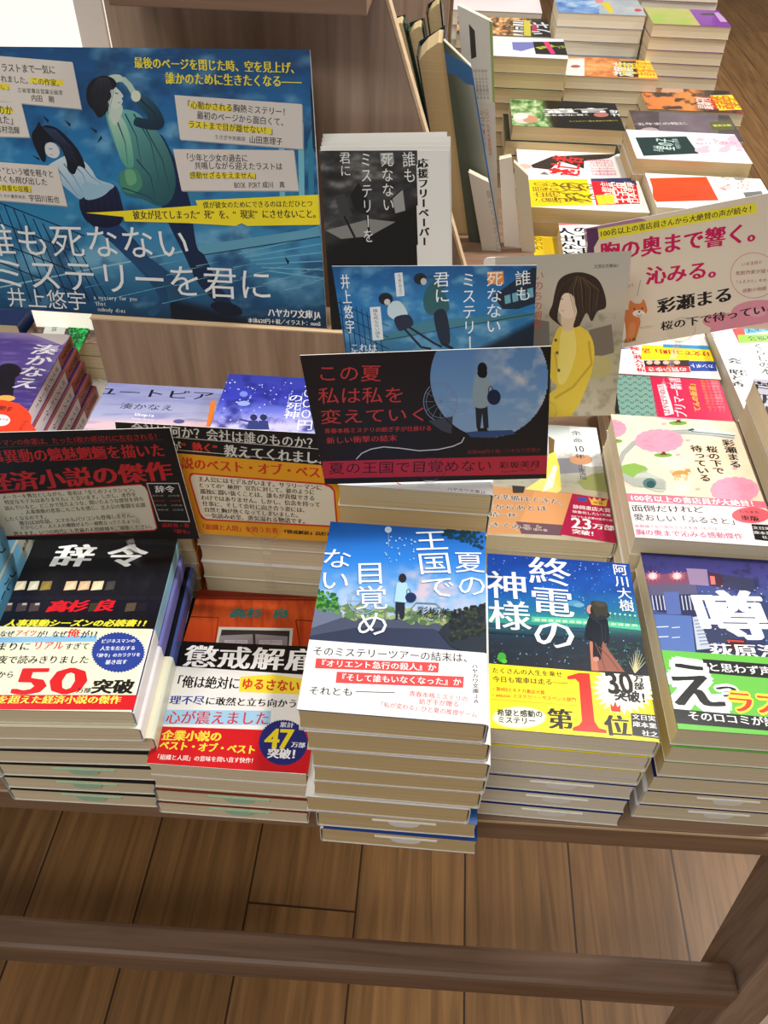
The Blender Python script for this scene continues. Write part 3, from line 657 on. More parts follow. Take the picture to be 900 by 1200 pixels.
def art_dismiss(s):
    s.z(160, 660, 3.75)
    def wood(X, Y):
        c = ramp((Y-110)/360, [(0, (120, 34, 14)), (.1, (96, 26, 10)), (.14, (190, 70, 26)), (.3, (200, 84, 36)), (.5, (186, 66, 24)), (1, (150, 46, 18))])
        return mixc(c, (120, 36, 14), np.clip((fbm(X/16, Y/160, 2)-.45)*3, 0, 1)*.55)
    s.field(wood)
    s.poly([(250, 150), (800, 158), (800, 166), (248, 158)], (110, 34, 14)); s.line([(238, 235), (360, 240), (345, 350)], 5, (110, 34, 14)); s.line([(700, 250), (800, 255)], 5, (110, 34, 14)); s.line([(700, 250), (720, 370)], 6, (110, 34, 14))
    s.poly([(362, 280), (688, 286), (680, 380), (345, 372)], (190, 186, 176)); s.poly([(374, 292), (674, 297), (668, 385), (356, 380)], (46, 40, 38))
    s.poly([(366, 318), (510, 312), (514, 380), (356, 380)], (128, 120, 122)); s.poly([(522, 312), (664, 322), (662, 385), (524, 382)], (128, 120, 122))
    for x0 in (388, 540): s.poly([(x0, 338), (x0+100, 338), (x0+100, 380), (x0-6, 380)], (168, 160, 164)); s.line([(x0+8, 345), (x0+92, 345), (x0+92, 380)], 2, (110, 104, 110)); s.line([(x0+50, 338), (x0+48, 380)], 2, (120, 112, 118)); s.ell(x0+30, 362, 14, 9, (150, 142, 148))
    s.text('高杉', (410, 219), (555, 221), (44, 112, 104), .06, a=.78, by=.02); s.text('良', (597, 222), (672, 223), (44, 112, 104), .06, a=.78, by=.02)
    s.poly([(190, 342), (800, 368), (800, 490), (150, 470)], (18, 12, 12)); s.text('懲戒解雇', (210, 408), (800, 428), (250, 248, 246), .03, a=.86)
def band_dismiss(s):
    s.z(160, 660, 3.75); K = (26, 24, 24)
    s.poly([(457, 500), (600, 490), (800, 520), (790, 582), (450, 566)], (250, 224, 60))
    s.text('「俺は絶対に', (150, 520), (456, 530), K, .03, a=1.35); s.text('ゆるさない！', (462, 530), (770, 545), (224, 60, 40), .04, a=1.2, o=(90, 40, 10), ow=.03)
    s.text('理不尽', (145, 602), (300, 604), (40, 60, 150), .03, a=.95); s.text('に敢然と立ち向かう姿に', (302, 606), (800, 622), K, .03, a=1.0)
    s.poly([(118, 645), (592, 650), (586, 712), (108, 708)], (164, 206, 236)); s.text('心が震えました', (130, 678), (586, 684), (206, 60, 66), .02, a=1.1)
    s.poly([(30, 716), (600, 735), (820, 745), (800, 930), (10, 880)], (212, 26, 32))
    s.text('企業小説の', (112, 757), (376, 764), (248, 222, 70), .05, a=1.0, by=.02); s.text('ベスト・オブ・ベスト', (102, 800), (526, 822), (248, 222, 70), .05, a=1.1, by=.02)
    s.text('「組織と人間」の意味を問い直す快作！', (78, 852), (528, 870), (250, 236, 230), .02, a=1.1)
    s.ell(645, 790, 110, 102, (40, 44, 120), n=110, spike=.05)
    s.text('累計', (630, 711), (692, 714), (236, 236, 246), .03, a=.9); s.text('47', (566, 768), (690, 772), (248, 224, 40), .035, a=1.1, by=.015); s.text('万部', (680, 798), (742, 802), (246, 246, 250), .04, a=.9)
    s.text('突破！', (576, 836), (730, 842), (250, 250, 250), .05, a=1.0, by=.02)

def art_rumour(s):
    s.z(700, 620, 3.0)
    s.field(lambda X, Y: mixc(ramp((Y-85)/340, [(0, (40, 40, 96)), (.2, (62, 58, 124)), (.4, (66, 80, 140)), (.7, (60, 76, 140)), (1, (34, 40, 80))]), (36, 34, 70), np.clip((fbm(X/25, Y/18, 6)-.5)*4, 0, 1)*.7))
    s.poly([(158, 165), (320, 150), (330, 195), (175, 200)], (126, 74, 100)); s.poly([(175, 198), (345, 192), (352, 230), (190, 232)], (92, 88, 120))
    for x in (195, 280): s.ell(x, 165, 34, 20, (200, 110, 130), n=24, spike=.5); s.ell(x, 165, 15, 12, (240, 190, 190)); s.ell(x, 165, 6, 5, (255, 240, 236))
    s.poly([(313, 138), (385, 142), (392, 200), (325, 195)], (150, 126, 160)); s.poly([(388, 150), (440, 160), (445, 205), (398, 200)], (70, 40, 60)); s.poly([(395, 165), (412, 166), (416, 195), (400, 195)], (220, 120, 110)); s.poly([(440, 160), (545, 175), (560, 225), (450, 205)], (54, 56, 86))
    s.poly([(185, 235), (350, 228), (360, 310), (210, 290)], (40, 44, 84))
    for i in range(13): s.line([(192+i*13, 234), (200+i*13, 285)], 4, (190, 196, 214), k=s.k+.4)
    s.poly([(232, 222), (285, 220), (295, 300), (245, 300)], (86, 106, 170)); s.poly([(195, 300), (330, 305), (345, 435), (215, 430)], (84, 112, 176))
    for y in (345, 380): s.line([(205, y), (250, y-2)], 3, (220, 226, 240)); s.line([(262, y+2), (290, y)], 3, (200, 210, 230))
    s.poly([(335, 310), (365, 305), (400, 420), (350, 425)], (186, 196, 210))
    for i in range(8): s.line([(340+i*3, 322+i*12), (366+i*4, 320+i*12)], 3, (96, 110, 140))
    s.poly([(365, 330), (480, 360), (500, 440), (400, 430)], (48, 56, 92)); s.poly([(452, 385), (520, 390), (530, 440), (460, 430)], (60, 20, 30)); s.line([(455, 392), (515, 396)], 6, (200, 60, 50)); s.poly([(560, 250), (700, 270), (700, 440), (600, 440)], (52, 66, 110))
    for x, y, r in rndpts(60, 21): s.ell(360+x*330, 200+y*220, 2+r*3, 1.5+r*2, [(170, 180, 210), (220, 200, 170), (120, 140, 190)][int(r*3)], n=4)
    s.text('噂', (340, 300), (604, 304), (252, 252, 252), .04, a=.88, by=.016); s.text('荻原浩', (392, 425), (650, 432), (250, 250, 250), .03, a=.72)
def band_rumour(s):
    s.z(700, 620, 3.0); K = (20, 22, 20); W = (250, 250, 250)
    s.poly([(368, 458), (900, 500), (900, 550), (385, 508)], K); s.text('と思わず声を上げて', (386, 485), (800, 516), W, .02, a=.9)
    s.text('え', (238, 545), (440, 552), K, .045, a=1.05, o=W, ow=.15); s.text('っ', (405, 560), (500, 568), K, .06, a=.9, o=W, ow=.14); s.text('ラスト', (455, 605), (750, 630), (224, 60, 40), .05, a=1.0, o=(250, 220, 60), ow=.11)
    s.poly([(255, 632), (900, 690), (900, 735), (262, 682)], K); s.text('そのロコミが誰かを', (315, 656), (720, 690), W, .02, a=.9)

def art_tenyears(s):
    s.z(560, 480, 4.5)
    def f(X, Y):
        c = ramp((Y-60)/380, [(0, (206, 218, 222)), (.35, (226, 232, 232)), (.55, (206, 200, 196)), (.8, (176, 176, 160)), (1, (190, 176, 150))])
        c = mixc(c, (240, 244, 248), (np.abs(X-560-(Y-60)*.3) < 90)*(Y < 300)*1.0); return mixc(c, (150, 150, 140), np.clip((fbm(X/30, Y/20, 8)-.52)*4, 0, 1)*(Y > 230)*.6)
    s.field(f)
    s.poly([(40, 400), (240, 420), (500, 440), (500, 660), (30, 655)], (206, 150, 100)); s.poly([(300, 430), (500, 445), (440, 655), (200, 640)], (222, 158, 104)); s.poly([(180, 400), (250, 405), (240, 440), (185, 440)], (60, 56, 56)); s.poly([(200, 590), (470, 610), (440, 665), (230, 655)], (110, 80, 90))
    s.poly([(600, 340), (690, 330), (700, 440), (560, 420), (520, 380)], (150, 156, 96)); s.poly([(400, 260), (540, 250), (560, 330), (430, 340)], (140, 140, 148)); s.ell(545, 265, 60, 26, (216, 160, 120))
    s.poly([(375, 225), (405, 215), (430, 300), (440, 420), (350, 430), (365, 300)], (242, 226, 96)); s.poly([(250, 420), (380, 330), (440, 425), (420, 440)], (236, 226, 130)); s.poly([(372, 140), (405, 160), (400, 225), (374, 235)], (120, 92, 60))
    s.poly([(400, 290), (420, 300), (395, 410), (340, 435)], (250, 246, 226))
    K = (50, 48, 60)
    s.text('余', (490, 124), (545, 124), K, .01, a=.75); s.text('命', (500, 163), (552, 163), K, .01, a=.75); s.text('10', (505, 206), (560, 207), K, .01, a=1.3); s.text('年', (512, 246), (566, 247), K, .01, a=.75)
    s.text('小坂流加', (546, 290), (556, 370), K, .0, v=True, a=1.3)
    T = (54, 44, 48); O = (236, 222, 206)
    s.text('死ぬ準備はできた。', (15, 452), (484, 492), T, .01, a=.85, o=O, ow=.05); s.text('だからあとは', (30, 510), (365, 522), T, .01, a=.8, o=O, ow=.05); s.text('精一杯', (58, 552), (206, 560), T, .01, a=.85, o=O, ow=.05); s.text('生きてみるよ。', (5, 602), (400, 632), T, .01, a=.8, o=O, ow=.05)
    s.poly([(498, 443), (720, 478), (765, 712), (432, 658)], (176, 26, 70)); s.poly([(525, 460), (572, 466), (575, 488), (528, 482)], (60, 80, 160))
    s.poly([(583, 462), (602, 478), (612, 462), (628, 480), (645, 466), (652, 486), (684, 474), (676, 512), (600, 502)], (226, 180, 80)); s.text('受賞', (608, 490), (660, 497), (120, 30, 40), .02, a=.8)
    W = (250, 240, 240)
    s.text('静岡書店大賞', (500, 512), (700, 534), W, .02, a=1.0); s.text('映像化したい文庫', (498, 538), (702, 560), W, .01, a=.9); s.text('SNSでも大反響の恋愛小説', (492, 562), (712, 586), W, .01, a=.9)
    s.text('23', (490, 594), (602, 606), W, .03, a=1.0, by=.012); s.text('万部', (604, 614), (722, 628), W, .04, a=.75); s.text('突破！', (496, 642), (640, 660), W, .04, a=.8); 

# ---------------------------------------------------------------- front row of stacks
stack(-.0599, .2462, -.1, .909, 8, 'the tallest front stack in the middle', 'blue paperback with a woman under a summer sky, topping the tallest front stack', 'summer mystery paperbacks in the middle front stack',
      top=(36, 90, 160), spine=(240, 240, 240), art=art_summer, band=.0475, band_art=band_summer, band_c=(240, 238, 236), page=M_PAGE3, flips=(6, 7), slips=(6, 7),
      offs={1: (.004, -.001, .01), 2: (.006, -.001, .0), 3: (.006, 0, .008), 4: (.005, .001, 0), 6: (.006, -.0005, .006), 7: (.008, -.002, 0)}, unders={6: dict(band_c=(236, 234, 230)), 7: dict(top=(30, 70, 150), band=None)})
stack(.0516, .277, -.4, .8558, 6, 'the front stack of starry train novels', 'paperback with a starry night train cover and yellow band, topping its front stack', 'night train paperbacks in the front row',
      top=(20, 50, 120), spine=(236, 236, 230), art=art_train, band=.048, band_art=band_train, band_c=(250, 226, 30), page=M_PAGE2, flips=(3, 4, 5), slips=(3, 4, 5),
      unders={3: dict(band=None, top=(20, 44, 120)), 4: dict(band=None), 5: dict(band=None)}, offs={1: (-.001, -.001, .004), 2: (-.002, -.001, 0), 3: (-.003, -.002, 0), 4: (-.0035, -.003, 0), 5: (-.004, -.004, 0)})
stack(-.2723, .2589, 4.0, .8597, 7, 'the leftmost front stack with lit office windows', 'black paperback with lit office windows and white title, on top of the leftmost front stack', 'black office novels in the leftmost front stack',
      top=(16, 16, 20), spine=(140, 196, 222), art=art_transfer, band=.0638, band_art=band_transfer, band_c=(240, 236, 206), band_spine=(236, 234, 236), page=M_PAGE, flips=(3, 4, 5, 6), slips=(4, 5, 6), slipm=M_SLIPG,
      unders={1: dict(spine=(120, 124, 196)), 2: dict(spine=(64, 84, 150), band_spine=(222, 226, 206)), 3: dict(band=None), 4: dict(band=None), 5: dict(band=None), 6: dict(band=None)},
      offs={1: (.002, -.002, 0), 2: (.007, .001, 0), 3: (.001, -.001, -.012), 4: (.002, -.002, -.022), 5: (.001, -.003, -.035), 6: (.001, -.004, -.04)})
stack(-.1650, .2575, .6, .8134, 4, 'the low front stack with an orange door cover', 'paperback with an orange wooden door and red band, on top of its low front stack', 'orange door novels in the front row',
      top=(120, 50, 24), spine=(60, 80, 130), art=art_dismiss, band=.0757, band_art=band_dismiss, band_c=(240, 238, 234), page=M_PAGE, flips=(2, 3), slips=(2, 3), slipm=M_SLIPG,
      unders={2: dict(band=None), 3: dict(band=None)}, offs={1: (.0, 0, 0), 2: (-.001, -.002, 0), 3: (-.002, -.003, 0)})
stack(.1665, .2825, .5, .8625, 6, 'the rightmost front stack with the green banded novel', 'paperback with a dusk city cover and green band, top of the rightmost front stack', 'dusk city novels in the rightmost front stack',
      top=(40, 44, 96), spine=(230, 230, 230), art=art_rumour, band=.059, band_art=band_rumour, band_c=(104, 190, 70), page=M_PAGE, flips=(4, 5), slips=(4, 5),
      unders={3: dict(band=None, top=(24, 28, 90)), 4: dict(band=None, top=(20, 24, 80)), 5: dict(band=None)}, offs={1: (.001, -.001, 0), 2: (.001, -.001, 0), 3: (-.001, -.0015, 0), 4: (-.003, -.002, 0), 5: (-.004, -.0025, 0)})
# second row
stack(.0525, .4646, .0, .8353, 5, 'the second row stack beside the cherry blossom books', 'pale paperback with a girl in yellow and a crimson corner, beside the cherry blossom book', 'pale girl novels in the second row',
      top=(214, 216, 214), spine=(236, 234, 230), art=art_tenyears, page=M_PAGE)
stack(.1585, .4325, 0, .8755, 7, 'the second row stack with cherry blossom covers', 'cream paperback with pink cherry trees, on top of the second row stack at the right', 'cherry blossom paperbacks in the second row',
      top=(244, 226, 196), spine=(240, 226, 206), art=art_cherry, band=.048, band_art=band_cherry, band_c=(238, 232, 230), page=M_PAGE)

# ---------------------------------------------------------------- more second row stacks
def art_utopia(s):
    s.z(0, 350, 3.6)
    s.field(lambda X, Y: mixc(ramp((Y-340)/260, [(0, (134, 138, 180)), (.3, (148, 150, 190)), (.6, (170, 172, 206)), (.72, (226, 190, 200)), (1, (232, 180, 180))]), (124, 128, 180), np.clip((fbm(X/160, Y/14, 3)-.5)*4, 0, 1)*.6))
    s.poly([(890, 430), (910, 430), (895, 540), (870, 540)], (236, 130, 50))
    K = (24, 22, 40)
    s.text('ユートピア', (395, 388), (905, 412), K, .015, a=.62); s.text('湊かなえ', (505, 452), (735, 462), K, .0, a=.75); s.text('Utopia', (570, 487), (652, 493), (240, 240, 250), .03, a=1.0); s.text('Kanae Minato', (556, 504), (650, 511), (240, 240, 250), .0, a=1.0)
    s.ell(755, 518, 24, 9, (90, 90, 140))
stack(-.2770, .4270, .5, .8800, 8, 'the second row stack of lavender seaside novels', 'lavender paperback with brush lettering in front of the low wooden riser', 'lavender novels in the second row',
      top=(170, 172, 206), spine=(236, 130, 50), art=art_utopia, page=M_PAGE)
def art_reaper(s):
    s.z(200, 380, 4.09)
    s.field(lambda X, Y: mixc(ramp((Y-250)/280, [(0, (48, 56, 150)), (.35, (54, 60, 186)), (.6, (110, 120, 216)), (.85, (206, 196, 236)), (1, (170, 180, 240))]), (30, 34, 120), np.clip((fbm(X/60, Y/40, 6)-.5)*4, 0, 1)*.7))
    for x, y, r in rndpts(110, 31): s.ell(230+x*460, 255+y*260, 1.5+r*3.5, 1.2+r*2.6, (190, 200, 250), n=6)
    s.ell(350, 380, 30, 12, (150, 170, 240)); s.ell(350, 335, 20, 14, (120, 140, 230), n=10)
    for x0 in (398, 445): s.poly([(x0-22, 462), (x0+20, 462), (x0+28, 505), (x0-36, 505)], (50, 60, 120)); s.ell(x0, 447, 17, 15, (40, 44, 90))
    s.line([(380, 468), (330, 455)], 8, (50, 60, 120))
    W = (244, 246, 255)
    s.text('の死神', (605, 335), (575, 455), W, .01, v=True, a=1.15); s.text('１０００円', (668, 260), (640, 510), W, .0, v=True, a=1.0); s.line([(570, 335), (552, 450)], 1.5, W); s.line([(632, 330), (612, 480)], 1.5, W)
stack(-.1680, .4245, .3, .8990, 8, 'the second row stack behind the yellow and black card', 'violet starry paperback with two small figures behind the yellow and black card', 'violet starry novels in the second row',
      top=(60, 66, 190), spine=(226, 226, 232), art=art_reaper, page=M_PAGE, jit=.0008, under=dict(top=(226, 226, 230)))
def art_white(s):
    s.z(340, 380, 2.647); s.text('ハヤカワ文庫JA', (487, 510), (606, 522), (50, 50, 60), .0, a=1.0); s.line([(330, 492), (345, 497)], 3, (220, 60, 60))
stack(-.0560, .4090, 0, .9300, 9, 'the second row stack right behind the tallest front stack', 'white banded paperback under the black moonlit card behind the tallest front stack', 'white banded paperbacks in the second row',
      top=(232, 234, 232), art=art_white, page=M_PAGE3)
# purple stack at the left
def art_purple(s):
    s.z(0, 360, 5.625)
    s.field(lambda X, Y: mixc(ramp((Y-110+X*-.12)/420, [(0, (120, 96, 170)), (.12, (150, 130, 180)), (.25, (86, 66, 150)), (.6, (98, 78, 160)), (1, (74, 56, 130))]), (140, 124, 190), np.clip((fbm(X/140, Y/12, 2)-.52)*5, 0, 1)*.6))
    s.poly([(150, 100), (470, 190), (410, 250), (250, 190), (120, 150)], (196, 186, 190)); s.ell(60, 420, 80, 50, (30, 22, 40)); s.poly([(-60, 440), (110, 400), (80, 620), (-100, 640)], (26, 20, 34))
    s.text('湊かなえ', (318, 245), (150, 540), (244, 240, 250), .03, v=True, a=1.4)
    s.ell(40, 600, 60, 20, (250, 180, 90))
stack(-.478, .576, 2.7, .826, 5, 'the purple stack at the left edge', 'purple paperback with white vertical author name, on top of the stack at the left edge', 'purple paperbacks at the left edge',
      top=(88, 68, 150), spine=(158, 72, 60), art=art_purple, page=M_PAGE, spine_low=(104, (228, 220, 230)), spine_text=[('湊かなえ', 142, 112, 1.0, (70, 20, 20)), ('ポイズンドーター', 98, 30, .9, (50, 40, 60))], jit=.0005,
      offs={i: (.0032*i, -.001*i, -.004*i) for i in range(1, 5)})
# blue spined stack at the lower left
stack(-.392, .277, 4.0, .910, 7, 'the blue spined stack at the left edge', 'pale blue paperback at the left edge, topmost of the blue spined stack', 'blue spined paperbacks at the left edge',
      top=(150, 196, 220), spine=(164, 168, 156), page=M_PAGE, spine_low=(116, (112, 180, 218)), spine_text=[('双葉', 145, 138, 1.0, (30, 30, 30)), ('文庫の本', 134, 118, 1.2, (30, 30, 30)), ('ブルーもさくら', 100, 30, 1.1, (20, 50, 90))], jit=.0006,
      offs={i: (.0018*i, -.0022*i, 0) for i in range(1, 7)})
# tall stack at the right
def art_greyjacket(s):
    s.z(820, 360, 4.286); s.field(lambda X, Y: ramp(fbm(X/40, Y/60, 4), [(0, (190, 186, 190)), (1, (176, 178, 200))])); s.text('芦沢央', (322, 375), (350, 560), (24, 22, 26), .03, v=True, a=1.3)
stack(.2745, .4550, 0, .9050, 7, 'the tall stack beside the cherry blossom books', 'grey paperback with black name on the tall stack at the right edge', 'grey jacketed novels at the right edge',
      top=(150, 140, 132), art=art_greyjacket, page=M_PAGE, jit=.001, under=dict(top=(120, 108, 96)))
def art_crimson(s):
    s.z(700, 380, 4.285)
    s.poly([(40, 245), (262, 250), (300, 470), (40, 470)], (124, 164, 150))
    for i in range(9):
        for j in range(7): s.ring(90+i*24+j*3, 268+j*30, 8, 8, 3.5, (52, 84, 80), 0 if i % 2 else 180, 180 if i % 2 else 360, 6)
    s.poly([(62, 282), (88, 282), (112, 450), (80, 450)], (30, 28, 30)); s.text('□', (75, 288), (75, 312), (210, 205, 190), 0, v=True, a=1.0)
    s.poly([(262, 248), (600, 252), (700, 480), (310, 470)], (206, 24, 74))
    s.poly([(300, 305), (340, 300), (372, 400), (385, 450), (340, 460), (325, 400)], (240, 222, 226)); s.text('ぱやぱやの法', (352, 450), (318, 305), (150, 30, 60), .03, a=.9)
    W = (250, 216, 226)
    s.text('プリマー新書', (425, 470), (385, 262), W, .03, a=1.1); s.text('てんの新書」', (505, 440), (470, 285), (236, 190, 60), .03, a=.9)
    for k, x in enumerate((520, 545, 570, 590)): s.text('一人でも読める中高生向け', (x+48, 440), (x, 262), [(236, 150, 70), (240, 120, 90), (244, 170, 170), (236, 160, 160)][k], 0, a=.9)
stack(.1895, .640, 0, .805, 3, 'the sideways stack with the crimson band', 'teal patterned paperback with crimson band behind the cherry blossom stack', 'crimson banded sideways books',
      W=.106, H=.1165, rot=True, top=(200, 60, 96), art=art_crimson, page=M_PAGE)
def art_ads(s):
    s.z(700, 380, 4.285); W = (246, 246, 244)
    s.poly([(30, 90), (700, 90), (700, 260), (30, 260)], W); s.line([(70, 128), (170, 118)], 5, (60, 60, 160))
    s.poly([(225, 104), (570, 118), (600, 186), (215, 178)], (248, 222, 30)); s.text('け文でコ日町」活', (565, 150), (225, 132), (190, 60, 30), .05, a=1.1); s.poly([(330, 100), (555, 108), (570, 128), (330, 116)], (60, 150, 200))
    s.poly([(232, 182), (460, 180), (470, 212), (240, 212)], (60, 40, 44)); 
    for x in (262, 300, 345, 400): s.ell(x, 192, 16, 10, (226, 190, 170))
    s.poly([(455, 184), (590, 186), (602, 236), (470, 236)], (36, 70, 160)); s.text('カンボ卜', (585, 212), (465, 208), (244, 244, 250), .03, a=1.2)
    s.poly([(236, 212), (460, 212), (470, 242), (244, 242)], (226, 50, 60)); s.text('の賢い歩き', (450, 227), (250, 227), (250, 240, 240), .03, a=1.0)
    s.text('険に潜入分析', (185, 112), (222, 240), (210, 40, 60), .05, v=True, a=1.2)
stack(.2000, .7560, 0, .800, 3, 'the sideways stack with the bright advertising band', 'white paperback with upside down yellow and blue advertising band, behind the crimson one', 'sideways books with advertising bands',
      W=.098, H=.1120, rot=True, top=(244, 244, 242), art=art_ads, page=M_PAGE)
def art_bigwhite(s):
    s.z(820, 360, 4.286); K = (40, 38, 44)
    s.poly([(162, 110), (220, 100), (240, 175), (198, 182)], (234, 70, 60)); s.poly([(215, 100), (420, 70), (430, 110), (235, 135)], (70, 180, 214)); s.poly([(190, 140), (430, 130), (430, 175), (200, 180)], (150, 224, 50))
    s.text('人をつくる', (232, 118), (420, 100), K, .02, a=1.0); s.text('会福祉の', (240, 158), (420, 150), K, .02, a=1.0)
    s.text('会　昭と香', (170, 255), (195, 400), K, .04, v=True, a=1.3); s.text('ただし版は', (205, 255), (230, 350), K, 0, v=True, a=.8); s.text('くらしの本', (290, 180), (340, 340), K, .02, v=True, a=1.0); s.text('手に', (50, 130), (40, 190), K, .03, v=True, a=1.0)
stack(.3170, .6600, 1.5, .812, 3, 'the large white stack at the right edge', 'large white softcover with green and blue label strips at the right edge', 'large white softcovers at the right edge',
      W=.128, H=.182, top=(246, 246, 246), art=art_bigwhite, page=M_PAGE2)

# ---------------------------------------------------------------- sideways stacks at the back right
def art_r1(s):
    s.z(580, 160, 4.5)
    s.poly([(150, 228), (485, 224), (518, 360), (170, 372)], (250, 214, 30))
    for x, t in ((240, 'ら中間の'), (298, '農暁るな'), (345, 'こ人と'), (405, 'わの'), (455, 'なる')): s.text(t, (x+14, 350), (x-8, 238), (120, 96, 20), .0, a=1.4)
    s.poly([(505, 228), (740, 222), (765, 355), (535, 362)], (226, 34, 44)); s.poly([(505, 222), (730, 218), (750, 255), (600, 250), (590, 236), (508, 234)], (54, 56, 110))
    for x, t in ((600, '緊急提言'), (660, '王宇宙'), (712, '日本革命')): s.text(t, (x+20, 352), (x-15, 240), (250, 230, 220), .04, a=1.1)
    s.poly([(530, 310), (620, 305), (635, 355), (545, 360)], (244, 210, 50))
stack(.1113, 1.0105, .2, .8665, 6, 'the sideways stack with the yellow panel', 'white sideways paperback with yellow panel and red band, back right', 'yellow panelled sideways books',
      rot=True, top=(244, 242, 236), art=art_r1, page=M_PAGE3, under=dict(top=(240, 220, 120)))
def art_r2(s):
    s.z(650, 0, 3.6); s.poly([(400, 752), (640, 746), (692, 845), (430, 852), (415, 835), (412, 790)], (234, 72, 30)); s.text('いのちの停車場', (445, 838), (600, 828), (190, 40, 20), 0, a=.8)
    s.text('東京', (700, 745), (735, 760), (80, 80, 80), 0, a=1.2); s.text('羅生門', (705, 800), (745, 780), (220, 90, 80), .02, a=1.4); s.text('ひらか', (790, 800), (800, 760), (210, 70, 70), 0, a=1.6); s.ell(780, 752, 24, 9, (150, 150, 146)); s.poly([(795, 812), (872, 806), (885, 832), (808, 838)], (110, 110, 108)); s.line([(672, 745), (690, 790)], 1.5, (120, 120, 120))
stack(.2625, .998, -.3, .8800, 6, 'the sideways stack with the orange square', 'white sideways paperback with a bright orange square, back right', 'orange square sideways books', rot=True, top=(246, 244, 238), art=art_r2, page=M_PAGE)
def art_r3(s):
    s.z(650, 0, 3.6); s.poly([(340, 580), (555, 575), (608, 648), (375, 658)], (30, 54, 54)); s.text('星の子', (470, 632), (462, 585), (200, 220, 214), .03, a=2.0); s.text('長編', (440, 640), (435, 615), (180, 200, 194), 0, a=1.4); s.text('今村の小説集', (525, 628), (505, 585), (190, 210, 204), 0, a=1.4)
    for x, y, r in rndpts(22, 41): s.ell(610+x*190, 580+y*62, 8+r*22, 4+r*8, (240, 190, 206), n=12)
    s.text('桜ひとひら', (595, 606), (770, 602), (226, 120, 150), .0, a=.9)
stack(.2500, 1.1070, .2, .8960, 7, 'the sideways stack with the dark green square', 'white sideways paperback with a dark green square and pink blossoms, back right', 'dark green square sideways books', rot=True, top=(248, 246, 244), art=art_r3, page=M_PAGE3)
def art_dark(s):
    s.z(650, 0, 3.6); s.field(lambda X, Y: mixc(ramp(fbm(X/60, Y/25, 3), [(0, (54, 46, 50)), (1, (110, 96, 100))]), (140, 126, 140), (X > 440)*(X < 690)*.5)); s.text('十五年史の陰に', (310, 524), (560, 520), (206, 200, 200), .03, a=.9)
    s.ell(400, 552, 40, 14, (180, 160, 160)); s.poly([(650, 515), (740, 510), (760, 545), (670, 552)], (96, 98, 50)); s.text('震災文庫', (668, 530), (745, 528), (220, 220, 110), .04, a=1.3)
stack(.2732, 1.2346, -.8, .8801, 6, 'the dark covered sideways stack', 'dark grey sideways paperback with a pale oval portrait, back right', 'dark sideways books', rot=True, top=(80, 70, 74), art=art_dark, page=M_PAGE)
def art_orange(s):
    s.z(650, 0, 3.6); s.field(lambda X, Y: mixc(ramp((X-390)/420, [(0, (214, 120, 60)), (.45, (230, 140, 70)), (.6, (60, 50, 50)), (1, (150, 60, 50))]), (50, 44, 44), np.clip((fbm(X/40, Y/18, 7)-.5)*6, 0, 1)))
    s.poly([(455, 365), (540, 366), (545, 390), (450, 390)], (206, 160, 130)); s.poly([(600, 410), (655, 408), (690, 462), (640, 466)], (160, 40, 44)); s.text('最新刊', (640, 460), (625, 412), (240, 220, 210), .04, a=1.5)
    s.poly([(655, 402), (755, 400), (806, 462), (695, 466)], (250, 220, 40)); s.text('話題作', (715, 460), (690, 405), (230, 90, 30), .05, a=1.9); s.text('決定', (765, 458), (745, 405), (200, 120, 20), .05, a=1.4); s.ell(620, 372, 24, 10, (190, 60, 40))
stack(.3134, 1.3874, .1, .8680, 6, 'the sideways stack with the orange and black cover', 'orange and black sideways paperback with yellow corner, back right', 'orange and black sideways books', rot=True, top=(150, 70, 40), art=art_orange, page=M_PAGE)
def art_green(s):
    s.z(560, 0, 4.5); s.field(lambda X, Y: mixc(mixc(ramp(fbm(X/22, Y/16, 5), [(.25, (60, 104, 60)), (.55, (140, 180, 110)), (.75, (206, 220, 180))]), (24, 22, 20), np.clip((X-330-(Y-550)*.3)/40, 0, 1)), (20, 18, 18), 0*X))
    s.ell(245, 625, 60, 26, (222, 214, 206)); s.ell(275, 628, 40, 20, (206, 150, 120)); s.ell(225, 612, 40, 18, (236, 232, 226))
    s.text('遺言', (345, 588), (690, 580), (240, 240, 236), .05, a=.42); s.text('養老孟司に聞く', (350, 608), (590, 605), (236, 234, 230), .03, a=.8); s.text('子どもたちへ贈る最後の言葉たち', (480, 640), (740, 636), (190, 170, 60), .02, a=1.0); s.ell(650, 605, 40, 12, (180, 110, 100)); s.text('新刊', (722, 580), (735, 615), (230, 230, 230), .02, v=True, a=1.3)
stack(.0945, 1.2270, .1, .8885, 7, 'the sideways stack with a garden portrait', 'sideways softcover with a white haired man in a green garden, back right', 'garden portrait sideways books', W=.1120, H=.1580, rot=True, top=(40, 54, 36), art=art_green, page=M_PAGE3,
      offs={1: (-.008, -.004, 0), 2: (.004, -.006, 0)})
def art_suit(s):
    s.z(560, 0, 4.5); s.poly([(280, 870), (390, 825), (590, 815), (740, 810), (690, 835), (560, 850), (560, 890), (500, 870), (430, 850), (380, 895), (290, 885)], (44, 38, 42)); s.ell(240, 878, 44, 14, (230, 190, 176)); s.poly([(290, 940), (350, 905), (410, 940)], (110, 110, 114))
    s.text('逃亡者', (455, 925), (480, 825), (222, 40, 50), .07, a=2.0); 
    for x in (600, 640, 680): s.text('転落する社長', (x+30, 925), (x, 840), (228, 120, 150), 0, a=1.6)
stack(.1044, 1.1190, .3, .8580, 6, 'the sideways stack with a falling man in a suit', 'white sideways paperback with a black suited man and red title, back right', 'suited man sideways books', rot=True, top=(244, 242, 240), art=art_suit, page=M_PAGE)
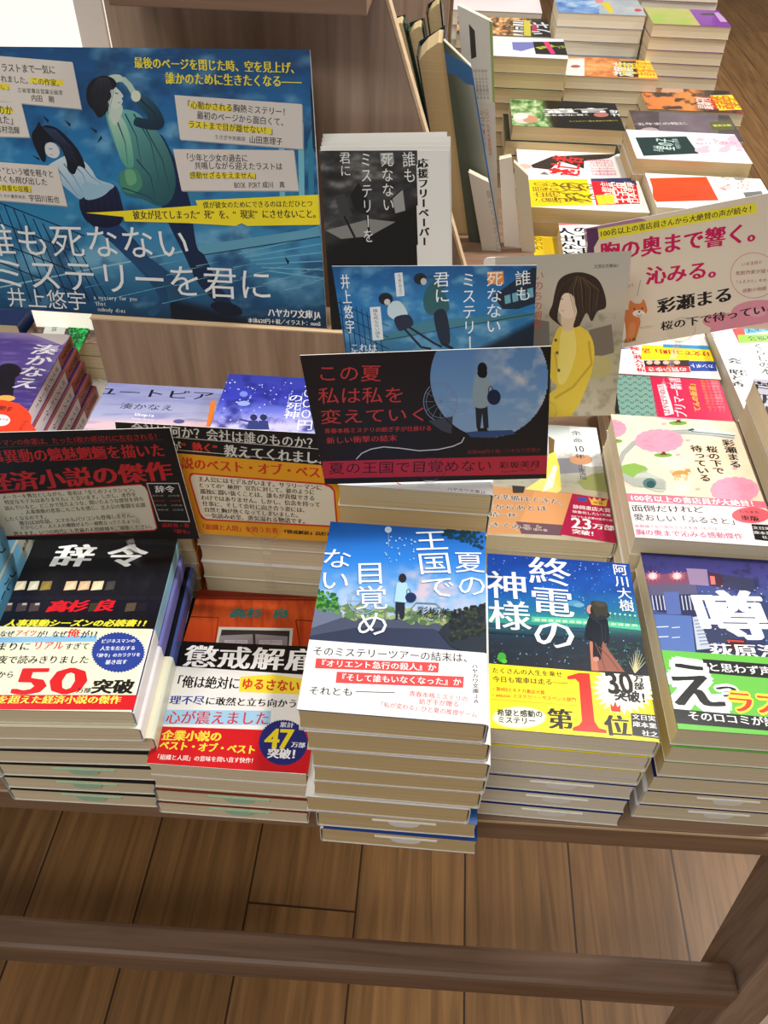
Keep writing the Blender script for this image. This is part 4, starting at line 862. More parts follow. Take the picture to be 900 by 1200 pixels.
def art_food(s):
    s.z(560, 0, 4.5); s.poly([(452, 310), (568, 308), (575, 400), (450, 402)], (236, 230, 226)); s.ell(515, 350, 26, 8, (170, 80, 70)); s.field(lambda X, Y: ramp(fbm(X/40, Y/18, 8), [(.3, (200, 110, 50)), (.7, (240, 170, 100))]), mask=lambda X, Y: (X > 562) & (X < 750))
    s.poly([(752, 322), (832, 322), (852, 408), (735, 406)], (40, 36, 36)); s.text('満願寺', (770, 402), (765, 328), (236, 234, 230), .03, a=1.4); s.text('文庫', (815, 402), (805, 330), (226, 206, 60), .03, a=1.4); s.poly([(832, 320), (925, 320), (945, 408), (848, 408)], (250, 222, 40)); s.text('重版出来', (900, 402), (880, 326), (220, 120, 40), .03, a=2.0)
stack(.1894, 1.4669, -.2, .8882, 7, 'the sideways stack with the warm orange portrait', 'sideways paperback with an orange portrait and yellow corner, back right', 'orange portrait sideways books', rot=True, top=(220, 150, 90), art=art_food, page=M_PAGE, under=dict(top=(60, 56, 50)))
def art_water(s):
    s.z(560, 0, 4.5); s.field(lambda X, Y: mixc(ramp(fbm(X/60, Y/14, 9), [(.2, (80, 120, 190)), (.5, (130, 170, 220)), (.8, (196, 214, 232))]), (196, 196, 190), (X > 640)*.8)); s.poly([(650, 15), (690, 12), (722, 66), (690, 68)], (226, 206, 60)); s.ell(845, 54, 20, 8, (200, 60, 80)); s.poly([(610, -10), (660, -10), (660, 15), (625, 18)], (220, 150, 150))
stack(.1786, 1.6167, -.2, .9432, 9, 'the far sideways stack with the blue watercolour', 'blue watercolour sideways paperback, far back right', 'blue watercolour sideways books', rot=True, top=(150, 180, 210), art=art_water, page=M_PAGE2)
def art_purplegreen(s):
    s.z(650, 0, 3.6); s.field(lambda X, Y: mixc(ramp(fbm(X/50, Y/20, 4), [(.2, (150, 190, 70)), (.8, (190, 180, 110))]), (130, 60, 160), X > 575+(Y-50)*.7)); s.ell(650, 60, 40, 5, (50, 40, 60)); s.poly([(690, 52), (735, 92), (700, 92), (672, 54)], (200, 160, 210))
stack(.3290, 1.5600, -.2, .9450, 10, 'the far sideways stack with purple corners', 'green and purple sideways paperback, far back right', 'green and purple sideways books', H=.127, rot=True, top=(146, 84, 160), art=art_purplegreen, page=M_PAGE)
def art_pink(s):
    s.z(560, 0, 4.5); s.poly([(180, 222), (300, 222), (300, 250), (230, 270), (185, 262)], (120, 124, 190)); s.poly([(290, 220), (480, 220), (480, 292), (305, 285)], (40, 36, 34)); s.text('新刊大賞', (315, 255), (400, 240), (206, 214, 60), .06, a=1.7); s.poly([(345, 222), (372, 222), (410, 284), (385, 284)], (230, 60, 120)); s.text('文庫', (415, 250), (462, 245), (160, 170, 60), .03, a=1.9)
stack(.0255, 1.3480, -.2, .9440, 9, 'the sideways stack with black, yellow and pink corner', 'white and blue sideways paperback with black corner, back centre', 'black cornered sideways books', rot=True, top=(236, 236, 238), art=art_pink, page=M_PAGE3, under=dict(top=(60, 80, 60)))
def art_many(s):
    s.z(560, 0, 4.5); s.field(lambda X, Y: mixc(ramp(fbm(X/18, Y/14, 11), [(.3, (60, 40, 36)), (.5, (206, 130, 60)), (.7, (226, 196, 150))]), (40, 36, 40), np.clip((X-270)/20, 0, 1))); s.poly([(185, 108), (240, 108), (240, 190), (188, 190)], (230, 228, 220)); s.text('人間力', (214, 188), (214, 110), (50, 50, 50), .05, a=1.9); s.poly([(242, 108), (275, 108), (280, 190), (244, 190)], (206, 196, 60)); s.text('ツキ', (345, 186), (335, 115), (220, 220, 220), .03, a=1.2); s.poly([(285, 130), (310, 130), (312, 165), (287, 165)], (180, 50, 90))
stack(.0080, 1.4600, -.1, .9440, 9, 'the colourful far stack behind the black cornered one', 'black and orange sideways paperback, far back centre', 'black and orange sideways books', rot=True, top=(60, 50, 46), art=art_many, page=M_PAGE)
def art_strip(s):
    s.z(560, 0, 4.5); s.poly([(60, 80), (355, 72), (360, 105), (60, 108)], (240, 226, 230)); s.ell(280, 88, 20, 6, (230, 120, 170)); s.ell(130, 92, 26, 5, (220, 80, 80)); s.poly([(330, 74), (358, 73), (360, 102), (334, 103)], (250, 200, 50))
stack(.0000, 1.5750, -.1, .9500, 9, 'the pink and white far stack', 'white and pink sideways paperback, far back centre', 'pink and white sideways books', rot=True, top=(238, 224, 228), art=art_strip, page=M_PAGE2)
stack(.0000, 1.6950, 0, 1.0, 12, 'the tallest far stack at the top of the view', 'plain paperback topping the tallest far stack, top centre', 'plain far books at the top centre', rot=True, top=(200, 160, 60), page=M_PAGE)
stack(.3350, 1.7300, 0, .985, 11, 'the farthest stack above the purple cornered one', 'plain paperback topping the farthest stack at the right', 'plain far books at the top right', H=.135, rot=True, top=(180, 150, 150), page=M_PAGE2)
# yellow and white books between the cards and the yellow panelled stack
def art_yel(s):
    s.z(580, 160, 4.5); s.text('ろうの世界', (225, 600), (225, 480), (120, 96, 20), .02, a=1.2); s.text('きのこ', (195, 600), (195, 500), (150, 120, 30), .02, a=1.0)
stack(.1180, .8950, 0, .8350, 4, 'the yellow stack behind the girl card', 'yellow sideways paperback partly under the white one behind the girl card', 'yellow sideways books', rot=True, top=(244, 206, 40), art=art_yel, page=M_PAGE3)
def art_wh(s):
    s.z(580, 160, 4.5); s.poly([(310, 450), (560, 440), (565, 462), (318, 468)], (226, 120, 120)); s.text('人出なと', (365, 480), (395, 640), (30, 30, 34), .03, v=True, a=1.2); s.text('のイしまず', (455, 475), (470, 660), (30, 30, 34), .03, v=True, a=1.2)
bwh = make_book((.1480, .8800, .8352), 0.0, .118, .118, .018, top=(240, 238, 236), spine=(130, 180, 160), art=art_wh, page=M_PAGE2); tag(bwh, 'white book with black lettering lying across the yellow books', 'book')

# ---------------------------------------------------------------- cards
def card(TL, TR, BR, BL, ybot, ytop, art, label, th=.0006, name='promotional_card', cat='card', zbot=None, rnd=0.0, back=(236, 232, 226), mat=None, group=None, shift=(0, 0, 0)):
    pb = (lambda p: atz(*p, zbot)) if zbot is not None else (lambda p: aty(*p, ybot))
    bl, br, tr = pb(BL), pb(BR), aty(*TR, ytop)
    U = (br-bl)/np.linalg.norm(br-bl); N = np.cross(U, tr-bl); N /= np.linalg.norm(N); V = np.cross(N, U)
    r = ray(*TL); tl = CP+r*(np.dot(bl-CP, N)/np.dot(r, N)); P = [(float(np.dot(q-bl, U)), float(np.dot(q-bl, V))) for q in (bl, br, tr, tl)]
    if rnd:
        o = []
        for i in range(4):
            a, b_, c_ = np.array(P[i-1]), np.array(P[i]), np.array(P[(i+1) % 4]); d0 = (a-b_)/np.linalg.norm(a-b_); d1 = (c_-b_)/np.linalg.norm(c_-b_)
            for k in range(5): t = k/4; o.append(tuple(b_+d0*rnd*(1-t)**2+d1*rnd*t**2))
        ol = o
    else: ol = P
    w_ = max(p[0] for p in P); h_ = max(p[1] for p in P)
    s = Sheet(bl, U, V, w_, h_, ol); art(s)
    n = len(ol); vs = [(x, y, -th) for x, y in ol]+[(x, y, 0) for x, y in ol]
    fs = [list(range(n))[::-1], list(range(n, 2*n))]+[[i, (i+1) % n, n+(i+1) % n, n+i] for i in range(n)]
    me = art_mesh(name, vs, fs, [back]*len(fs), s, .00002); o = link(name, me, mat or M_CARD)
    M = Matrix(((U[0], V[0], N[0], bl[0]+shift[0]), (U[1], V[1], N[1], bl[1]+shift[1]), (U[2], V[2], N[2], bl[2]+shift[2]), (0, 0, 0, 1))); o.matrix_world = M
    tag(o, label, cat, group); o['_pl'] = 0; del o['_pl']; return o, bl, U, V, N
def clip_(info, pxc, zsurf, label, r=.011, w_=.016):
    """clear round card grip on a flat stem standing on the book or table below"""
    o, bl, U, V, N = info; rr = ray(*pxc); pc = CP+rr*(np.dot(bl-CP, N)/np.dot(rr, N)); root = empty('card_clip', (pc[0], pc[1], zsurf)); tag(root, label, 'clip', None)
    def tr_(q): p = pc+U*q[0]+V*q[1]+N*q[2]; return (p[0]-pc[0], p[1]-pc[1], p[2]-zsurf)
    vs, fs = prism([(r*math.cos(i*math.pi/14), r*math.sin(i*math.pi/14)) for i in range(28)], .0016, .0024); mesh('grip_disc', [tr_(v) for v in vs], fs, M_CLEAR, root)
    vs, fs = [], []
    for i in range(28):
        a = i*math.pi/14
        for q, z in ((r-.0007, .0014), (r+.0002, .0014), (r+.0002, .0030), (r-.0007, .0030)): vs.append(tr_((q*math.cos(a), q*math.sin(a), z)))
    for i in range(28):
        for k in range(4): fs.append((4*i+k, 4*((i+1) % 28)+k, 4*((i+1) % 28)+(k+1) % 4, 4*i+(k+1) % 4))
    mesh('grip_rim', vs, fs, M_CLEAR, root)
    h = pc[2]-zsurf; y0 = N[1]*.0035
    mesh('stem', *boxm(-.003, .003, y0-.0004, y0+.0004, .0006, max(h-r*.9, .004)), M_CLEAR, root)
    mesh('foot', *boxm(-w_/2, w_/2, y0-.003, y0+.003, .0001, .0007, .001), M_CLEAR, root)
    return root

def art_moon(s):
    s.z(340, 380, 2.647); Rd = (206, 62, 62)
    s.poly([(-100, -100), (1200, -100), (1200, 900), (-100, 900)], (34, 26, 26))
    inm = lambda X, Y: ((X-617)/183.0)**2+((Y-165)/186.0)**2 < 1
    def moon(X, Y):
        c = ramp((Y-70)/290, [(0, (96, 140, 196)), (.5, (120, 160, 206)), (1, (150, 176, 206))]); m = np.clip((fbm(X/70, Y/60, 12)-.42)*4, 0, 1)*np.clip((X-560)/140, 0, 1)
        return mixc(mixc(c, (216, 214, 216), m), (186, 200, 220), np.clip((fbm(X/50, Y/20, 2)-.5)*3, 0, 1)*(Y > 230)*.7)
    s.field(moon, cell=.0007, mask=inm)
    for k in range(12): s.line([(466, 240), (466+52*math.cos(k*.5236), 240+58*math.sin(k*.5236))], 1.2, (120, 140, 170))
    s.ring(466, 240, 52, 60, 2.5, (126, 146, 176)); s.ring(466, 240, 44, 50, 1.5, (126, 146, 176)); s.poly([(428, 300), (505, 285), (500, 340), (470, 330)], (70, 70, 84))
    s.ring(617, 165, 184, 187, 3, (34, 26, 26), 90, 270)
    s.poly([(545, 335), (590, 330), (688, 328), (700, 340), (620, 352), (560, 350)], (56, 80, 130))
    s.poly([(574, 250), (612, 250), (616, 322), (600, 322), (596, 275), (590, 322), (578, 322)], (40, 42, 54)); s.poly([(580, 322), (610, 322), (614, 332), (582, 332)], (26, 24, 30))
    s.blob([(572, 165), (585, 156), (610, 160), (618, 180), (614, 252), (568, 250)], (150, 170, 180)); s.line([(614, 175), (624, 205)], 7, (150, 166, 176)); s.ell(596, 138, 15, 20, (22, 20, 26)); s.blob([(582, 145), (610, 145), (606, 165), (586, 163)], (24, 20, 26))
    s.ell(632, 226, 21, 24, (30, 38, 70)); s.ring(622, 206, 7, 14, 2.5, (30, 38, 70))
    s.text('この夏', (82, 152), (284, 152), Rd, .0, a=.95); s.text('私は私を', (85, 222), (357, 219), Rd, .0, a=.95); s.text('変えていく', (92, 288), (434, 278), Rd, .0, a=.85)
    s.text('青春本格ミステリの紡ぎ手が仕掛ける', (106, 331), (440, 322), Rd, .01, a=1.05); s.text('新しい衝撃の結末', (112, 361), (332, 352), Rd, .01, a=.95)
    s.line([(205, 418), (222, 400), (250, 387), (290, 380), (340, 384), (400, 392), (460, 388), (505, 378), (532, 366), (540, 350)], 3, (220, 216, 214))
    s.text('本体900円＋税／ハヤカワ文庫JA', (548, 397), (778, 388), (150, 50, 50), 0, a=1.1)
    s.poly([(100, 425), (900, 403), (900, 462), (100, 478)], (196, 44, 62)); s.text('夏の王国で目覚めない', (118, 447), (628, 438), (30, 20, 24), .0, a=.95); s.text('彩坂美月', (648, 437), (776, 433), (30, 20, 24), .02, a=.9); s.text('Ayasaka Mitsuki', (655, 456), (765, 450), (60, 20, 26), 0, a=1)
c5 = card((351.3, 416.6), (646, 405.7), (640.3, 560.6), (381, 567.5), None, .432, art_moon, 'black card with a moon shaped sky, red lettering and a standing woman', zbot=.9315)
clip_(c5, (504, 549), .9302, 'clear round clip holding the black moon card', r=.0098)

def art_best(s):
    s.z(200, 380, 4.09); W = (214, 208, 198); Rd = (200, 50, 30); K = (40, 30, 26)
    s.poly([(-500, 300), (1200, 300), (1200, 1400), (-500, 1400)], (26, 22, 20))
    s.text('会社は何か？会社は誰のものか？を', (-190, 497), (772, 578), W, .02, a=1.1); s.line([(-260, 520), (772, 603)], 2.5, W); s.text('が', (-2, 585), (52, 588), W, .03, a=1.1); s.text('“熱く”', (52, 585), (252, 600), Rd, .05, a=1.15); s.text('教えてくれました', (255, 605), (772, 648), W, .03, a=1.1); s.line([(-260, 577), (772, 666)], 2.5, W)
    s.poly([(-300, 590), (900, 690), (900, 1200), (-300, 1100)], (226, 156, 30)); s.text('経済小説のベスト・オブ・ベスト', (-132, 652), (782, 716), Rd, .04, a=1.1)
    def rr(a, c): 
        s.poly([(100+a, 712+a), (740-a, 762+a), (772-a, 775+a), (788-a, 800), (800-a, 945), (785-a, 968-a), (760, 972-a), (170, 940-a), (148+a, 930-a), (135+a, 905), (88+a, 745), (90+a, 720+a)], c)
    rr(0, (200, 44, 30)); rr(8, (226, 214, 190))
    for t, a, b_ in (('主人公にはモデルがいます。サラリーマンに', (130, 740), (727, 784)), ('とっての“極刑”宣告に対して、彼のように', (133, 770), (692, 806)), ('孤独に闘い抜くことは、誰もが真似できる', (140, 800), (692, 834)),
                     ('わけではありません。しかし、信念を持って', (145, 830), (718, 865)), ('仕事に、そして会社に向き合う姿には、', (152, 858), (660, 892)), ('自然と胸が熱くなってしまいました。', (160, 887), (628, 917)), ('一気読み必至、勇気溢れる物語です。', (166, 915), (662, 946))): s.text(t, a, b_, K, .03, a=1.05)
    s.text('「組織と人間」を問う名著', (136, 968), (515, 990), Rd, .03, a=1.1); s.text('『懲戒解雇』高杉良', (530, 992), (775, 1006), K, .05, a=.9)
c7 = card((134.7, 494.4), (395.6, 509.6), (403, 636), (153, 620), .410, .4285, art_best, 'black and yellow card of printed praise standing behind the orange door book')
clip_(c7, (310, 612), .8136, 'clear round clip holding the black and yellow card', r=.013)
def art_master(s):
    s.z(0, 480, 3.75); Rd = (176, 30, 34); K = (50, 42, 36)
    s.poly([(-600, -100), (1300, -100), (1300, 900), (-600, 900)], (20, 14, 14))
    s.text('サラリーマンの命運は、たった1枚の紙切れに左右される！', (-115, 152), (708, 117), Rd, .0, a=1.1); s.line([(-300, 180), (715, 133)], 1.5, (90, 60, 60)); s.text('人事異動の魑魅魍魎を描いた', (-112, 212), (724, 178), Rd, .03, a=1.15); s.text('経済小説の傑作', (-68, 325), (756, 268), Rd, .045, a=.9)
    def rr(a, c): s.poly([(-80, 372+a), (618, 326+a), (640-a, 340), (652-a, 360), (692-a, 520), (682-a, 532-a), (-40, 562-a)], c)
    rr(0, (176, 40, 40)); rr(5, (196, 188, 168))
    for t, a, b_ in (('メーカーを舞台としながら、著者は「全くのフィクション。', (8, 385), (605, 350)), ('特定なモデルはありません」と言います。しかし、本作を', (20, 408), (600, 372)), ('読んでいると、どこかで見たような、聞いたような感覚を持ち', (20, 434), (632, 392)),
                     ('、人事異動の悲喜こもごもを感じ、主人公の奮闘を応援', (90, 452), (640, 418)), ('したくなるのです。', (20, 482), (215, 470)), ('舞台は30年前。スマホもパソコンも登場しません。', (85, 500), (600, 463)), ('だからこそ、人と人の機微がより一層際立ってくるように', (90, 520), (615, 489)), ('思えます。いつの時代にも普遍の人間模様をご堪能ください。', (60, 546), (682, 512))): s.text(t, a, b_, K, .02, a=1.15)
    s.poly([(643, 322), (786, 322), (836, 494), (698, 490)], (190, 184, 176)); s.poly([(648, 326), (783, 326), (831, 490), (701, 486)], (18, 16, 18)); s.text('辞令', (680, 350), (768, 349), (226, 222, 216), .02, a=.9)
    for i, y in enumerate((378, 400, 420, 440)): s.text('高杉良　必読書', (668+i*8, y), (790+i*6, y), [(150, 140, 120), (150, 40, 40), (140, 136, 120), (150, 146, 140)][i], 0, a=.6)
    s.text('高杉良・著', (712, 508), (832, 509), Rd, .03, a=1.0); s.text('『辞令』', (752, 533), (846, 538), Rd, .03, a=1.0)
c6 = card((-75, 509), (198.7, 501.3), (234, 631.5), (-40, 633), None, .4150, art_master, 'black card with large red lettering and a cream text box, behind the leftmost front stack', zbot=.8745)
clip_(c6, (149, 612), .8600, 'clear round clip holding the black and red card', r=.010)

def anime_sky(X, Y, k=1.0):
    c = ramp(Y/1.0, [(0, (24, 84, 140)), (.35, (34, 116, 176)), (.6, (40, 110, 160)), (.8, (60, 120, 160)), (1, (22, 50, 78))]); return c
def art_teal(s):
    s.z(340, 280, 2.25)
    s.field(lambda X, Y: mixc(mixc(anime_sky(X, (Y-70)/280), (120, 170, 200), np.clip((fbm(X/50, Y/30, 3)-.5)*4, 0, 1)*.7), (10, 24, 40), np.clip((X*.5+Y-530)/20, 0, 1)*.9))
    s.poly([(535, 150), (640, 75), (660, 80), (660, 165), (600, 185), (560, 185)], (26, 40, 60)); 
    for i in range(4): s.poly([(565+i*20, 150-i*6), (580+i*20, 146-i*6), (582+i*20, 168-i*5), (567+i*20, 172-i*5)], (110, 170, 190), k=s.k+.4)
    s.poly([(240, 255), (360, 215), (650, 195), (650, 205), (380, 240), (250, 275)], (60, 120, 140)); s.line([(240, 268), (650, 196)], 2, (20, 40, 56))
    for x0 in range(118, 240, 14): s.line([(x0, 150+(x0-118)*.5), (x0+16, 310)], 2, (14, 34, 52))
    for y0 in (180, 210, 240): s.line([(112, y0-20), (260, y0+50)], 2, (14, 34, 52))
    s.blob([(352, 150), (378, 110), (400, 130), (420, 180), (400, 200), (360, 195)], (40, 90, 96)); s.blob([(380, 195), (410, 190), (422, 270), (400, 280), (385, 240)], (16, 30, 52)); s.ell(343, 105, 17, 15, (24, 26, 34)); s.ell(352, 112, 8, 9, (190, 190, 180)); s.line([(360, 100), (392, 100), (405, 130)], 8, (40, 80, 90))
    s.blob([(262, 170), (290, 165), (310, 200), (285, 215), (258, 200)], (190, 210, 214)); s.blob([(275, 208), (312, 200), (325, 225), (300, 240), (285, 240)], (30, 34, 60)); s.ell(252, 158, 19, 16, (18, 22, 34)); s.ell(256, 166, 8, 8, (200, 196, 190)); s.line([(300, 235), (345, 285), (372, 290)], 6, (16, 26, 44)); s.line([(310, 230), (380, 275), (400, 285)], 6, (20, 30, 50)); s.line([(400, 275), (430, 290)], 8, (14, 20, 34))
    s.poly([(275, 90), (296, 88), (302, 150), (281, 152)], (220, 226, 226)); s.poly([(210, 180), (238, 178), (246, 265), (218, 268)], (220, 226, 226)); s.text('もう君に会えない', (288, 92), (292, 148), (40, 60, 70), 0, v=True, a=1.3); s.text('誰も死なない謎を', (224, 184), (232, 262), (40, 60, 70), 0, v=True, a=1.3)
    W = (236, 240, 240); s.text('誰も', (613, 82), (616, 165), W, .0, v=True, a=1.0); s.poly([(520, 86), (562, 84), (564, 118), (522, 120)], (226, 140, 60)); s.text('死なない', (540, 84), (536, 250), W, .0, v=True, a=1.0); s.text('ミステリー', (470, 86), (474, 292), W, .0, v=True, a=.85); s.text('君に', (398, 85), (402, 170), W, .0, v=True, a=1.0); s.text('井上悠宇', (143, 92), (160, 250), W, .02, v=True, a=.6)
    s.text('これは', (158, 286), (230, 287), W, .02, a=1.0); s.text('誰もが救われるための', (160, 302), (330, 303), W, .02, a=1.0)
c4 = card((389, 312), (629, 311), (624, 432), (409, 437), .567, .577, art_teal, 'teal card of two figures leaping in a blue sky, above the moon card')
clip_(c4, (515, 432), .9302, 'clear round clip behind the moon card holding the teal card', r=.010)

def art_girl(s):
    s.z(600, 200, 3.0)
    s.field(lambda X, Y: mixc(ramp((Y-290)/600, [(0, (190, 186, 176)), (.3, (196, 186, 168)), (.45, (170, 164, 146)), (.55, (176, 170, 140)), (1, (206, 200, 180))]), (130, 126, 110), np.clip((fbm(X/24, Y/20, 3)-.5)*3, 0, 1)*(Y > 500)*.7))
    s.poly([(60, 520), (130, 530), (140, 840), (60, 860)], (120, 116, 110)); s.poly([(270, 560), (350, 540), (360, 640), (280, 660)], (120, 110, 96)); s.ell(300, 690, 60, 40, (190, 180, 120))
    Yl = (232, 204, 70)
    s.blob([(172, 545), (215, 538), (270, 570), (290, 640), (270, 740), (210, 860), (110, 900), (120, 800), (160, 760), (135, 730), (132, 650), (150, 580)], Yl); s.blob([(176, 560), (215, 552), (225, 640), (190, 740), (160, 740), (165, 640)], (242, 224, 120)); s.line([(270, 600), (280, 680), (215, 760), (150, 800)], 9, (206, 172, 50)); s.line([(150, 640), (160, 700)], 4, (200, 168, 50))
    for y in (596, 640, 702): s.ell(154+(y-596)*.1, y, 5, 6, (90, 90, 70))
    s.blob([(176, 500), (232, 500), (222, 552), (180, 560)], (226, 200, 170)); s.blob([(158, 425), (180, 395), (235, 400), (245, 470), (215, 515), (180, 515), (160, 480)], (236, 214, 190))
    H = (52, 40, 32)
    s.blob([(150, 430), (165, 385), (200, 362), (250, 358), (300, 380), (325, 430), (330, 480), (300, 495), (280, 530), (262, 500), (240, 540), (232, 548), (215, 548), (228, 500), (222, 470), (215, 440), (190, 430), (172, 450), (160, 520), (178, 548), (150, 530), (130, 505), (142, 470)], H)
    for i in range(16): s.line([(228+i*2, 368+i*.6), (200+i*7.5, 410+abs(i-8)*1.5), (212+i*6, 470+i), (226+i*5, 528-i*2)], 3.2, [(84, 66, 48), (70, 54, 42), (112, 90, 56), (40, 30, 26)][i % 4], taper=True)
    for i in range(6): s.line([(222-i*5, 372+i*2), (178-i*2, 400+i*5), (158-i*3, 440+i*10), (150-i*2, 480+i*9)], 3.2, [(84, 66, 48), (40, 30, 26)][i % 2], taper=True)
    s.line([(168, 452), (180, 450)], 2.5, (60, 44, 40)); s.line([(172, 492), (182, 492)], 2.5, (200, 130, 120))
    s.text('文芸社文庫NEO', (288, 337), (374, 333), (70, 70, 66), 0, a=1.2)
    s.text('いのちの期限', (95, 350), (85, 560), (180, 90, 70), 0, v=True, a=1.0)
c3 = card((566, 302), (740, 298), (706, 487), (580, 490), .622, .636, art_girl, 'pale card with rounded corners showing a dark haired girl in yellow', rnd=.006, th=.0012)
clip_(c3, (640, 480), .8355, 'clear clip behind the moon card holding the pale girl card', r=.010)

def art_chest(s):
    s.z(600, 200, 3.0); Cr = (206, 20, 92); K = (30, 24, 26)
    s.field(lambda X, Y: ramp(fbm(X/200, Y/200, 3), [(0, (228, 214, 192)), (1, (236, 224, 204))]))
    for x, y, rx, ry in ((330, 200, 90, 26), (420, 185, 60, 20), (280, 235, 26, 20)): s.ell(x, y, rx, ry, (176, 130, 160))
    s.poly([(262, 205), (300, 200), (305, 240), (288, 270), (290, 300), (262, 305), (266, 260)], (96, 56, 96))
    for x, y, rx, ry in ((760, 530, 90, 30), (880, 500, 110, 46), (960, 520, 90, 50)): s.ell(x, y, rx, ry, (228, 150, 168))
    s.poly([(700, 545), (1100, 500), (1100, 600), (690, 590)], (228, 150, 168)); s.ell(860, 500, 34, 14, (236, 170, 186))
    s.poly([(302, 205), (858, 112), (862, 148), (308, 244)], (244, 232, 60)); s.text('100名以上の書店員さんから大絶賛の声が続々！', (308, 223), (858, 131), K, .02, a=1.05)
    s.text('胸の奥まで響く。', (308, 290), (905, 208), Cr, .04, a=1.05, by=.01); s.text('沁みる。', (470, 372), (765, 340), Cr, .04, a=1.0, by=.01)
    s.text('彩瀬まる', (510, 478), (778, 432), K, .05, a=.95); s.text('桜の下で待っている', (522, 548), (940, 478), K, .03, a=.85)
    s.ring(850, 368, 82, 80, 2.5, (214, 150, 150)); 
    for i, (t, x0, x1) in enumerate((('いま注目の', 806, 880), ('気鋭作家が描く', 785, 910), ('「ふるさと」をめぐる', 780, 925), ('感動の物語', 810, 895))): s.text(t, (x0, 330+i*31), (x1, 320+i*31), (160, 70, 80), 0, a=1.0)
    O = (220, 130, 70)
    s.blob([(345, 590), (350, 520), (375, 490), (415, 492), (450, 520), (445, 560), (425, 600), (360, 604)], O); s.blob([(360, 500), (385, 495), (400, 560), (395, 600), (362, 600)], (240, 236, 226)); s.blob([(410, 478), (416, 456), (430, 466), (452, 466), (462, 452), (472, 474), (474, 496), (456, 514), (430, 514), (412, 500)], O); s.ell(446, 502, 22, 12, (246, 240, 228)); s.ell(430, 486, 3, 3, K); s.ell(458, 484, 3, 3, K); s.ell(447, 496, 4, 3, K); s.line([(438, 506), (447, 511), (458, 505)], 2, K); s.blob([(370, 590), (390, 590), (392, 616), (368, 616)], (244, 238, 226)); s.blob([(412, 540), (434, 540), (424, 596), (406, 596)], (230, 150, 90))
    s.text('サブロー', (450, 554), (498, 546), (120, 100, 90), 0, a=1.0); s.text('に', (400, 382), (416, 379), K, 0, a=1); s.text('だワン！', (370, 412), (436, 400), K, 0, a=1.0); s.line([(440, 440), (452, 385)], 2, (120, 150, 170)); s.text('実業之日本社文庫', (322, 612), (436, 592), K, .01, a=1.1)
c2 = card((684, 268), (960, 215), (955, 368), (700, 413), .660, .673, art_chest, 'tilted cream card with crimson lettering and a small brown dog at the right')
clip_(c2, (798, 385), .8052, 'clear round clip holding the tilted cream card', r=.012)

